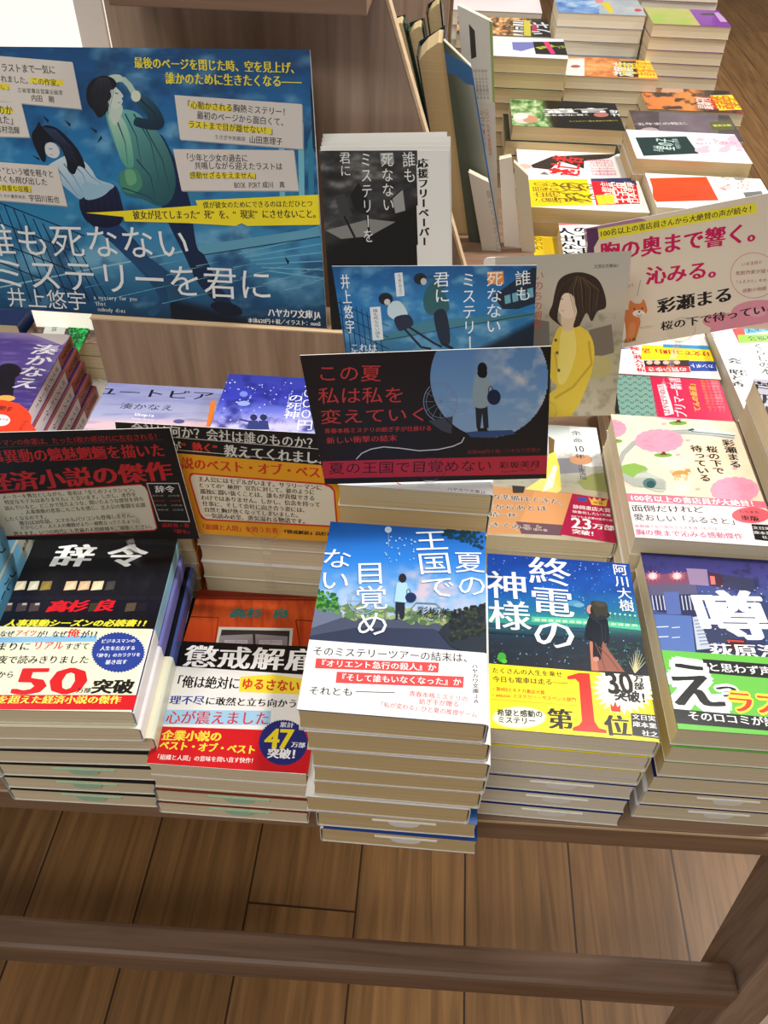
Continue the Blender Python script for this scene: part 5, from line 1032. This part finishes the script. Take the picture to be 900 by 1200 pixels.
def art_poster(s):
    s.z(0, 0, 3.0)
    def f(X, Y):
        c = ramp((Y-160)/1000, [(0, (22, 74, 124)), (.15, (30, 96, 154)), (.4, (40, 124, 180)), (.6, (48, 132, 178)), (.75, (70, 140, 180)), (.9, (30, 84, 124)), (1, (12, 34, 56))])
        c = mixc(c, (140, 190, 214), np.clip((fbm(X/120, Y/60, 3)-.52)*4, 0, 1)*.65); c = mixc(c, (20, 60, 104), np.clip((fbm(X/90+9, Y/90, 6)-.5)*4, 0, 1)*.7)
        return mixc(c, (8, 18, 30), np.clip((Y-1090+(X-800)*-.28)/30, 0, 1)*(X > 600)*.9)
    s.field(f, cell=.0016)
    for i in range(7): s.line([(820+i*20, 880+i*12), (1180, 780+i*34)], 4, (100, 176, 196)); 
    s.poly([(650, 870), (1125, 800), (1125, 830), (680, 905)], (96, 160, 186)); s.line([(660, 905), (1125, 832)], 4, (24, 60, 84)); s.line([(0, 1010), (300, 950), (660, 880)], 5, (150, 196, 210))
    for x0 in range(-20, 260, 34): s.line([(x0, 700+(x0+20)*.5), (x0+130, 1060)], 4, (14, 40, 66))
    for y0 in (720, 790, 860, 930): s.line([(-60, y0-30), (300, y0+110)], 4, (14, 40, 66))
    s.poly([(480, 560), (600, 520), (640, 640), (800, 610), (820, 640), (660, 700), (500, 720)], (60, 130, 160))
    for x, y, a in ((225, 420, .9), (315, 445, .8), (340, 505, -1.1), (110, 545, .6), (150, 405, 1.0), (580, 660, .3), (1000, 900, 1.2), (970, 1130, .5)): s.poly([(x, y), (x+34*math.cos(a), y+34*math.sin(a)), (x+26*math.cos(a)+8, y+20*math.sin(a))], (16, 30, 54))
    # leaping figure in the green coat
    gr = lambda c1, c2, y0, y1: (lambda X, Y: mixc(ramp((Y-y0)/(y1-y0), [(0, c1), (1, c2)]), tuple(v*.55 for v in c2), np.clip((X-500)/160, 0, 1)*.5))
    def fold(q, c, wd=3): s.line(q, wd, c, taper=True)
    s.blob([(560, 690), (600, 685), (660, 680), (690, 860), (720, 900), (770, 1000), (830, 1090), (800, 1100), (700, 1000), (650, 900), (590, 780)], gr((16, 40, 84), (20, 52, 92), 680, 1100)); s.blob([(770, 1060), (835, 1075), (850, 1105), (790, 1110), (740, 1075)], (12, 24, 44))
    s.blob([(560, 470), (600, 530), (650, 640), (668, 760), (640, 800), (600, 740), (560, 640), (530, 540)], gr((20, 54, 92), (16, 40, 84), 470, 800))
    s.blob([(372, 402), (400, 388), (440, 385), (480, 395), (520, 430), (560, 470), (600, 550), (618, 640), (600, 705), (560, 725), (500, 700), (450, 690), (424, 660), (416, 625), (440, 590), (420, 540), (400, 500)], gr((110, 180, 172), (40, 96, 104), 385, 725))
    s.blob([(380, 405), (410, 400), (440, 430), (462, 500), (470, 580), (450, 590), (425, 560), (402, 490)], gr((178, 214, 190), (84, 160, 140), 400, 590)); s.blob([(420, 615), (450, 590), (485, 600), (500, 650), (470, 680), (430, 665)], (72, 140, 112)); s.blob([(440, 600), (470, 600), (480, 640), (450, 650)], (104, 170, 132))
    for q in ([(440, 400), (480, 480), (500, 600)], [(470, 400), (530, 500), (560, 640)], [(500, 430), (570, 560), (600, 680)], [(410, 420), (440, 500), (450, 580)], [(430, 660), (520, 690), (560, 720)], [(480, 560), (530, 620), (545, 700)]): fold(q, (20, 60, 76), 5)
    s.blob([(385, 372), (425, 366), (430, 395), (405, 440), (385, 405)], (196, 212, 198))
    s.blob([(462, 345), (492, 330), (530, 352), (560, 385), (578, 430), (562, 455), (520, 455), (472, 440), (480, 412), (520, 418), (500, 385)], gr((40, 92, 110), (16, 44, 66), 330, 460)); fold([(490, 345), (540, 395), (560, 440)], (12, 34, 52), 5)
    s.line([(392, 292), (412, 278), (436, 280), (455, 300), (478, 340)], 20, (180, 206, 190)); s.ell(478, 338, 17, 20, (214, 224, 200)); s.blob([(378, 272), (398, 262), (424, 264), (432, 280), (410, 290), (388, 292)], (196, 212, 196))
    s.blob([(378, 312), (400, 304), (420, 318), (434, 338), (428, 346), (432, 356), (420, 378), (398, 382), (382, 362)], (206, 218, 208)); s.line([(404, 326), (416, 330)], 3, (40, 50, 60)); s.line([(414, 362), (424, 360)], 2.5, (150, 110, 110)); s.ell(380, 350, 7, 10, (190, 204, 196))
    s.blob([(304, 322), (312, 296), (332, 276), (360, 266), (392, 272), (410, 292), (402, 312), (388, 318), (392, 340), (378, 362), (380, 385), (362, 408), (345, 412), (330, 390), (314, 372), (304, 348)], (24, 24, 32))
    for i in range(12): fold([(345+i*3, 272), (322+i*7, 320), (328+i*5, 372+i*3)], [(44, 46, 60), (60, 50, 50), (36, 60, 76)][i % 3], 3)
    # leaping figure in the white shirt
    s.blob([(295, 760), (350, 720), (420, 790), (480, 850), (560, 960), (590, 1050), (545, 1110), (520, 1095), (560, 1050), (500, 960), (400, 860)], gr((24, 50, 96), (34, 84, 124), 720, 1110)); s.blob([(350, 780), (400, 770), (470, 860), (620, 980), (640, 1040), (600, 1060), (580, 1010), (440, 900)], gr((24, 54, 100), (44, 94, 134), 770, 1060))
    s.blob([(285, 690), (395, 645), (430, 720), (432, 760), (418, 790), (360, 800), (298, 770)], gr((30, 34, 70), (14, 20, 48), 650, 800))
    for i in range(6): fold([(300+i*20, 690-i*7), (305+i*22, 740-i*4), (308+i*22, 790)], (10, 16, 40), 4)
    s.blob([(165, 592), (205, 560), (240, 545), (270, 552), (300, 570), (325, 600), (345, 630), (400, 650), (385, 668), (345, 672), (320, 665), (285, 700), (255, 680), (210, 640)], gr((214, 228, 230), (140, 180, 206), 545, 700))
    for q in ([(240, 560), (290, 610), (310, 660)], [(270, 560), (320, 620), (370, 655)], [(200, 590), (240, 640), (275, 690)], [(225, 575), (262, 625), (290, 675)]): fold(q, (90, 136, 172), 5)
    s.blob([(296, 640), (340, 650), (395, 652), (360, 690), (300, 700)], (150, 190, 210))
    s.blob([(160, 510), (180, 500), (205, 515), (210, 540), (196, 556), (172, 550), (160, 535)], (214, 218, 218)); s.line([(172, 522), (184, 524)], 2.5, (30, 34, 50)); s.line([(176, 543), (186, 544)], 2, (160, 110, 110))
    s.blob([(112, 472), (128, 446), (138, 428), (146, 444), (165, 440), (200, 450), (235, 480), (270, 520), (292, 560), (300, 592), (276, 584), (262, 612), (240, 600), (232, 560), (206, 508), (175, 500), (158, 508), (162, 560), (150, 568), (134, 540), (118, 505)], (16, 20, 34))
    for i in range(10): fold([(150+i*5, 446+i), (190+i*7, 490+i*3), (225+i*6, 560+i*3)], [(40, 48, 74), (30, 70, 110), (60, 60, 80)][i % 3], 3)
    for i in range(22): fold([(560+i*26, 930+((i*37) % 90)), (640+i*26, 915+((i*37) % 90))], (120, 180, 200), 3)
    for i in range(14): fold([(300+i*30, 1010+((i*53) % 60)), (370+i*30, 996+((i*53) % 60))], (90, 160, 190), 3)
    for i in range(5): s.poly([(980+i*34, 470+i*10), (1000+i*34, 430), (1004+i*34, 780), (985+i*34, 790)], (50, 130, 160) if i % 2 else (120, 190, 206)); s.k -= .5
    s.poly([(1090, 300), (1120, 380), (1125, 560), (1100, 520)], (16, 40, 70))
    W = (222, 214, 204); K = (40, 36, 34); Yh = (240, 220, 60)
    def note(q): s.poly(q, (150, 160, 170)); s.poly([(x-3, y-4) for x, y in q], W)
    note([(-200, 184), (258, 222), (290, 387), (-200, 340)]); note([(-200, 350), (78, 366), (108, 486), (-200, 478)]); note([(-200, 560), (205, 588), (240, 728), (-200, 690)]); note([(617, 338), (1065, 370), (1068, 528), (637, 494)]); note([(612, 528), (1036, 532), (1053, 674), (642, 674)])
    s.text('ラストまで一気に', (4, 237), (196, 246), K, .01, a=1.2); s.poly([(105, 272), (222, 282), (224, 302), (107, 292)], Yh); s.text('読まされました。この作家、', (-62, 270), (222, 294), K, .01, a=1.1); s.poly([(-30, 290), (34, 296), (36, 316), (-30, 310)], Yh); s.text('すごい。」', (-40, 302), (42, 308), K, .01, a=1.2); s.text('三省堂書店営業企画室', (62, 316), (222, 326), K, 0, a=1.0); s.text('内田　剛', (110, 344), (192, 350), K, .01, a=1.1)
    s.poly([(-40, 374), (46, 380), (46, 400), (-40, 394)], Yh); s.text('誰が死ぬのか', (-120, 380), (46, 388), K, .01, a=1.2); s.text('見せてくれた」', (-120, 412), (62, 424), K, .01, a=1.2); s.text('吉村浩輝', (-14, 452), (70, 459), K, .01, a=1.2)
    s.text('"ヒト"という嘘を軽々と', (-45, 595), (190, 612), K, .01, a=1.2); s.text('今年早くも飛び出した', (-60, 624), (168, 641), K, .01, a=1.1); s.poly([(-60, 646), (112, 654), (113, 676), (-60, 668)], Yh); s.text('ミステリの貴重な収穫」', (-90, 655), (122, 667), K, .01, a=1.1); s.text('ときわ書房本店', (0, 687), (90, 693), K, 0, a=1.0); s.text('宇田川拓也', (102, 695), (210, 702), K, .01, a=1.1)
    s.z(200, 0, 3.0)
    s.poly([(66, 358), (216, 372), (217, 394), (68, 380)], Yh); s.text('「心動かされる胸熱ミステリー！', (46, 366), (418, 395), K, .01, a=1.1); s.text('最初のページから面白くて、', (92, 404), (412, 431), K, .01, a=1.1); s.poly([(62, 424), (356, 450), (358, 472), (64, 446)], Yh); s.text('ラストまで目が離せない！」', (62, 436), (374, 462), K, .01, a=1.15); s.text('うさぎや矢板店', (154, 481), (264, 489), K, 0, a=1.0); s.text('山田恵理子', (276, 490), (394, 498), K, .01, a=1.1)
    s.text('「少年と少女の過去に', (44, 554), (272, 556), K, .01, a=1.2); s.text('共鳴しながら迎えたラストは', (84, 582), (394, 585), K, .01, a=1.1); s.poly([(66, 606), (300, 608), (302, 628), (68, 626)], Yh); s.text('感動せざるをえません」', (67, 616), (314, 617), K, .01, a=1.1); s.text('BOOK PORT', (224, 650), (316, 650), K, 0, a=1.2); s.text('成川　真', (322, 649), (402, 649), K, .01, a=1.1)
    Yt = (242, 226, 66); s.text('最後のページを閉じた時、空を見上げ、', (-128, 220), (455, 240), Yt, .04, a=1.15); s.text('誰かのために生きたくなる――', (-18, 275), (460, 288), Yt, .04, a=1.15)
    s.poly([(-298, 748), (-165, 741), (95, 722), (88, 704), (520, 684), (525, 790), (270, 794), (250, 784), (230, 794), (60, 784), (-160, 778), (-165, 762)], (246, 226, 40)); s.text('僕が彼女のためにできるのはただひとつ', (114, 721), (500, 715), K, .02, a=1.1); s.text('彼女が見てしまった“死”を、“現実”にさせないこと。', (-132, 756), (526, 751), K, .03, a=1.25)
    s.z(0, 200, 2.25); Wt = (232, 236, 236)
    s.text('誰も死なない', (-50, 182), (503, 192), Wt, .0, a=.95, by=0); s.text('ミステリーを君に', (-18, 268), (722, 302), Wt, .0, a=.95); s.text('井上悠宇', (18, 333), (230, 344), Wt, .0, a=1.0)
    s.text('a mystery for you', (247, 333), (362, 337), Wt, 0, a=1.1); s.text('that', (252, 349), (280, 350), Wt, 0, a=1.1); s.text('nobody dies', (258, 364), (332, 369), Wt, 0, a=1.1); s.text('ハヤカワ文庫JA', (706, 373), (845, 380), Wt, .04, a=1.2); s.text('本体620円＋税／イラスト：nonS', (654, 394), (846, 403), Wt, .02, a=1.1)
card((-50, 54), (363, 58), (383, 385), (-3, 361), None, .725, art_poster, 'large blue poster of two leaping figures leaning on the low wooden riser', name='promotional_poster', cat='poster', zbot=.8930, th=.003)

def art_free(s):
    s.z(200, 0, 3.0)
    s.field(lambda X, Y: mixc(ramp(fbm(X/60, Y/30, 4), [(.25, (34, 34, 34)), (.6, (64, 64, 64)), (.8, (120, 118, 114))]), (14, 14, 14), np.clip((Y-880+(X-510)*.5)/40+.3, 0, 1)*.95), mask=lambda X, Y: (X < 866+(Y-528)*.004) & (Y > 517+(X-510)*.03))
    s.poly([(545, 810), (700, 770), (790, 780), (700, 830), (600, 840)], (130, 130, 126)); s.poly([(630, 690), (660, 640), (690, 690), (700, 760), (650, 740)], (24, 24, 24)); s.poly([(575, 690), (610, 680), (640, 760), (600, 760)], (60, 60, 60)); s.line([(610, 760), (650, 840)], 8, (24, 24, 24)); s.line([(690, 760), (700, 830)], 8, (24, 24, 24)); s.poly([(780, 700), (815, 660), (825, 740), (790, 750)], (150, 150, 146)); s.line([(740, 730), (820, 660)], 5, (40, 40, 40))
    W = (226, 226, 222); s.text('誰も', (835, 532), (842, 645), W, 0, v=True, a=.9); s.poly([(736, 538), (782, 536), (786, 576), (740, 578)], (150, 150, 146)); s.text('死なない', (760, 535), (766, 745), W, 0, v=True, a=.9); s.text('ミステリーを', (685, 533), (696, 855), W, 0, v=True, a=.8); s.text('君に', (612, 533), (616, 622), W, 0, v=True, a=1.0)
    K = (24, 24, 24); s.text('応援フリーペーパー', (886, 556), (892, 865), K, .05, v=True, a=1.15); s.text('「誰ミスを', (565, 1005), (572, 1150), K, .05, v=True, a=1.5)
base = None
for i in range(5):
    d = i*3.3
    art = art_free if i == 0 else (lambda s: (s.z(200, 0, 3.0), s.text('作品紹介', (300, 495-9*1), (330, 495-9*1), (90, 90, 90), 0)))
    o_, *_r = card((374.5+i*.4, 176-d+.5), (526-(i > 3)*5+i*.6, 176-d*1.15), (531, 388), (388.5, 386), None, .712+i*.0045, art, ['front white booklet with a black picture and handwritten title beside the blue poster', 'second white booklet in the leaning sheaf beside the blue poster', 'third white booklet in the leaning sheaf beside the blue poster', 'fourth white booklet in the leaning sheaf beside the blue poster', 'rearmost white booklet in the leaning sheaf beside the blue poster'][i],
                  name='booklet', cat='booklet', zbot=.8930, th=.0018, back=(228, 226, 220), mat=M_MATTE, group='white booklets on the riser', shift=(0, i*.0032, 0))

# ---------------------------------------------------------------- books standing behind the booklets
rest = empty('book_rest', (.05, .9, TABLE)); tag(rest, 'low wooden block on which the leaning books at the centre stand', 'stand')
bevel(mesh('block', *boxm(-.09, .055, -.105, .12, 0, .135, .002), M_WOOD_X, rest), .001)
ZR = TABLE+.135
def leaner(TL, TR, BR, BL, Y, depth, label, cov=(40, 50, 60), kind='pages', art=None, name='standing_book', page=None):
    P = [aty(*p, Y) for p in (TL, TR, BR, BL)]
    def ext(a, b): t = (ZR-a[2])/(b[2]-a[2]); return a+(b-a)*t
    P[2], P[3] = ext(P[1], P[2]), ext(P[0], P[3]); bl = P[3].copy()
    U = np.array([1., 0, 0]); V = np.array([0, 0, 1.]); Q = [((p-bl)[0], (p-bl)[2]) for p in P]
    root = empty(name, bl); tag(root, label, 'book', 'books leaning at the centre')
    def slab(n_, q, y0, y1, mt=None, c=None):
        vs = [(x, y0, z) for x, z in q]+[(x, y1, z) for x, z in q]
        f = [(3, 2, 1, 0), (4, 5, 6, 7), (0, 1, 5, 4), (1, 2, 6, 5), (2, 3, 7, 6), (3, 0, 4, 7)]
        return mesh(n_, vs, f, mt or M_COVER, root, col=c)
    A = lambda p, q, t: (p[0]+(q[0]-p[0])*t, p[1]+(q[1]-p[1])*t)
    w_ = max(.003, Q[1][0]-Q[0][0]); e = min(.3, .0012/w_)
    if kind == 'pages':
        q2 = [A(Q[0], Q[1], e), A(Q[0], Q[1], 1-e), A(Q[3], Q[2], 1-e), A(Q[3], Q[2], e)]
        tl, tr_, br_, bl_ = q2; k = .006
        vs2 = [bl_, br_, (tr_[0], tr_[1]-k*.5), (A(tl, tr_, .8)[0], A(tl, tr_, .8)[1]), (A(tl, tr_, .35)[0], A(tl, tr_, .35)[1]-k*.2), (tl[0], tl[1]-k)]
        n_ = len(vs2); vs = [(x, .002, z) for x, z in vs2]+[(x, depth-.002, z) for x, z in vs2]
        mesh('page_block', vs, [list(range(n_)), list(range(n_, 2*n_))[::-1]]+[[i, n_+i, n_+(i+1) % n_, (i+1) % n_] for i in range(n_)], page or M_PAGE3, root)
        slab('cover', [Q[0], A(Q[0], Q[1], e), A(Q[3], Q[2], e), Q[3]], 0, depth, c=cov); slab('cover', [A(Q[0], Q[1], 1-e), Q[1], Q[2], A(Q[3], Q[2], 1-e)], 0, depth, c=cov); slab('spine', [Q[0], Q[1], Q[2], Q[3]], depth, depth+.0012, c=cov)
    else:
        s = Sheet(bl, U, V, max(q[0] for q in Q), max(q[1] for q in Q), [Q[3], Q[2], Q[1], Q[0]]); 
        if art: art(s)
        vs = [(x, z, -depth) for x, z in (Q[3], Q[2], Q[1], Q[0])]+[(x, z, 0) for x, z in (Q[3], Q[2], Q[1], Q[0])]
        f = [(3, 2, 1, 0), (4, 5, 6, 7), (0, 1, 5, 4), (1, 2, 6, 5), (2, 3, 7, 6), (3, 0, 4, 7)]
        o = link('cover', art_mesh('cover', vs, f, [cov]*6, s, .00002), M_CARD, root); o.matrix_basis = Matrix(((1, 0, 0, 0), (0, 0, -1, 0), (0, 1, 0, 0), (0, 0, 0, 1)))
        slab('page_block', [A(Q[0], Q[1], .04), A(Q[0], Q[1], .96), A(Q[3], Q[2], .96), A(Q[3], Q[2], .04)], depth, depth+.006, M_PAGE)
    return root
leaner((456, 30), (474, 26), (505, 165), (486, 165), .960, .03, 'leftmost leaning hardback with cream pages, behind the large leaning one', cov=(30, 60, 50))
leaner((477.5, 36), (496, 30), (518, 165), (506.5, 165), .960, .03, 'second leaning hardback with cream pages and dark green boards', cov=(24, 56, 44))
leaner((499.5, 14), (517, 2), (533, 165), (520, 165), .994, .03, 'third leaning hardback with cream pages, tallest of the back three', cov=(30, 40, 30))
leaner((488, 66), (521, 46), (559, 310), (529, 310), .885, .05, 'large leaning cream paged book with a dark blue board behind the booklets', cov=(20, 40, 66))
def art_blue(s):
    s.z(430, 0, 3.6); s.field(lambda X, Y: ramp((X-340-(Y-230)*.2)/110, [(0, (84, 92, 78)), (.5, (130, 136, 124)), (1, (196, 200, 196))]), cell=.002)  # pale cover whose shade is put into the colour, darker towards the left
    s.poly([(325, 215), (445, 285), (455, 360), (420, 355), (380, 320), (330, 300)], (60, 110, 160)); s.line([(440, 290), (520, 780), (580, 1150)], 7, (50, 110, 180))
leaner((519, 47), (553, 80), (591, 310), (553, 310), .868, .004, 'pale leaning book painted in grey green shade with a blue stripe behind the booklets', kind='cover', art=art_blue, cov=(150, 155, 146))
def art_pale(s):
    s.z(430, 0, 3.6); s.text('朝がくるまえに', (515, 800), (560, 1060), (150, 150, 150), 0, v=True, a=.7); s.line([(515, 770), (575, 1100)], 3, (226, 190, 120))
leaner((549, 202), (573, 214), (590, 310), (568, 310), .850, .004, 'low pale booklet in front of the leaning blue striped book', kind='cover', art=art_pale, cov=(206, 200, 186), name='standing_booklet')
def art_tall(s):
    s.z(430, 0, 3.6); s.poly([(515, 60), (535, 90), (548, 440), (530, 430)], (150, 176, 104)); s.poly([(430, 100), (455, 130), (462, 240), (440, 250)], (60, 56, 56)); s.poly([(470, 430), (548, 440), (580, 1200), (520, 1200)], (210, 206, 200))
    for i in range(5): s.text('ぬくもりを届ける', (445+i*14, 290), (455+i*14, 420), (100, 96, 92), 0, v=True, a=.8)
    s.text('二〇一九年大賞受賞作', (505, 460), (522, 660), (200, 70, 60), .0, v=True, a=.8); s.text('いつか帰る場所へ', (485, 460), (495, 680), (80, 80, 80), 0, v=True, a=.7)
leaner((536, 6), (577, 26), (586, 310), (560, 310), .905, .004, 'tall leaning white book with a green edge at the centre', kind='cover', art=art_tall, cov=(216, 214, 208))
leaner((585, 187), (600, 184), (612, 310), (592, 310), .862, .003, 'thin upright white leaflet beside the yellow sideways books', kind='cover', cov=(232, 228, 218), name='standing_leaflet')
leaner((602, 190), (619, 206), (629, 310), (613, 310), .852, .003, 'curled beige leaflet beside the yellow sideways books', kind='cover', cov=(206, 196, 170), name='standing_leaflet')
dv = mesh('shelf_divider', *boxm(-.14, -.005, 1.20, 1.215, TABLE, 1.16, .001), M_WOOD_V); tag(dv, 'plain upright board behind the leaning hardbacks', 'board')

# ---------------------------------------------------------------- small things at the far left
def art_photo(s):
    s.z(0, 350, 3.6); s.field(lambda X, Y: ramp(fbm(X/40, Y/26, 5), [(.25, (70, 54, 46)), (.5, (140, 110, 90)), (.75, (206, 180, 160))]))
stack(-.450, .752, 1.0, .800, 3, 'the brown photo covered stack behind the purple books', 'paperback with a brown photographic cover beside the left end of the wooden riser', 'brown photo covered books', top=(110, 86, 70), art=art_photo, page=M_PAGE, W=.118, H=.14)
def flat(name, pts, z, c, art, label, cat, group=None):
    P = [atz(*p, z) for p in pts]; s = Sheet(np.array([P[0][0], P[0][1], z]), np.array([1., 0, 0]), np.array([0, 1., 0]), 1, 1, None)
    Q = [(float(p[0]-P[0][0]), float(p[1]-P[0][1])) for p in P]; s.outline = Q; s.w = max(q[0] for q in Q); s.h = s.hi = max(q[1] for q in Q)
    if art: art(s)
    n = len(Q); vs = [(x, y, -.0005) for x, y in Q]+[(x, y, 0) for x, y in Q]
    o = link(name, art_mesh(name, vs, [list(range(n))[::-1], list(range(n, 2*n))]+[[i, (i+1) % n, n+(i+1) % n, n+i] for i in range(n)], [c]*(n+2), s, .00002), M_MATTE); o.location = (P[0][0], P[0][1], z); tag(o, label, cat, group); return o
def art_tag(s):
    s.z(0, 360, 5.625); 
    for i, t in enumerate(('大絶賛', '心に響く', '傑作と')): s.text(t, (560-i*48, 110+i*10), (520-i*40, 270-i*4), (10, 90, 40), .02, v=True, a=1.2)
flat('paper_tag', [(85.5, 409), (91.5, 413.5), (110.5, 373), (78, 375.5)], .8015, (40, 226, 110), art_tag, 'bright green paper tag beside the left end of the wooden riser', 'tag')
flat('postcard', [(50, 392), (72, 400), (82, 372), (58, 366)], .8010, (226, 236, 228), lambda s: (s.z(0, 360, 5.625), s.text('書店員', (365, 100), (355, 160), (60, 90, 80), 0, v=True, a=1.0)), 'white paper card left of the bright green tag', 'card')
def art_leaf(s):
    s.z(0, 360, 5.625); s.poly([(640, 380), (760, 400), (760, 500), (650, 470)], (150, 206, 230))
    for i in range(7): a = -2.6+i*.55; s.poly([(600, 455), (600+70*math.cos(a)-9, 455+52*math.sin(a)), (600+92*math.cos(a), 455+66*math.sin(a)), (600+70*math.cos(a)+9, 455+52*math.sin(a)+8)], (206, 186, 40), k=s.k+i*.3)
    s.k += 3
flat('leaflet', [(88, 530), (142, 520), (128, 418), (100, 423)], .7512, (240, 238, 230), art_leaf, 'white leaflet with a yellow leaf lying between purple books and riser', 'leaflet')
def art_red(s):
    s.z(0, 360, 5.625); s.ell(5, 745, 62, 38, (250, 240, 236)); s.text('本屋大賞', (-30, 735), (55, 742), (40, 20, 20), .02, a=1.0); s.text('感動を', (-62, 655), (90, 675), (60, 20, 16), .03, a=1.0); s.text('ＭＥＮ', (130, 810), (175, 745), (60, 20, 16), .0, a=1.0)
flat('promotional_card', [(-8, 511), (40, 510), (42, 503), (36, 496), (37, 488), (32, 480), (22, 473), (6, 469), (-8, 468)], .8275, (236, 62, 26), art_red, 'orange red rounded card lying on the purple paperback at the left edge', 'card')
stack(-.560, .760, 1.0, .812, 3, 'the navy stack at the far left', 'navy paperback at the far left behind the purple stack', 'navy paperbacks at the far left', top=(30, 50, 100), page=M_PAGE, W=.105, H=.14)

bpy.data.objects.remove(_fo, do_unlink=True)
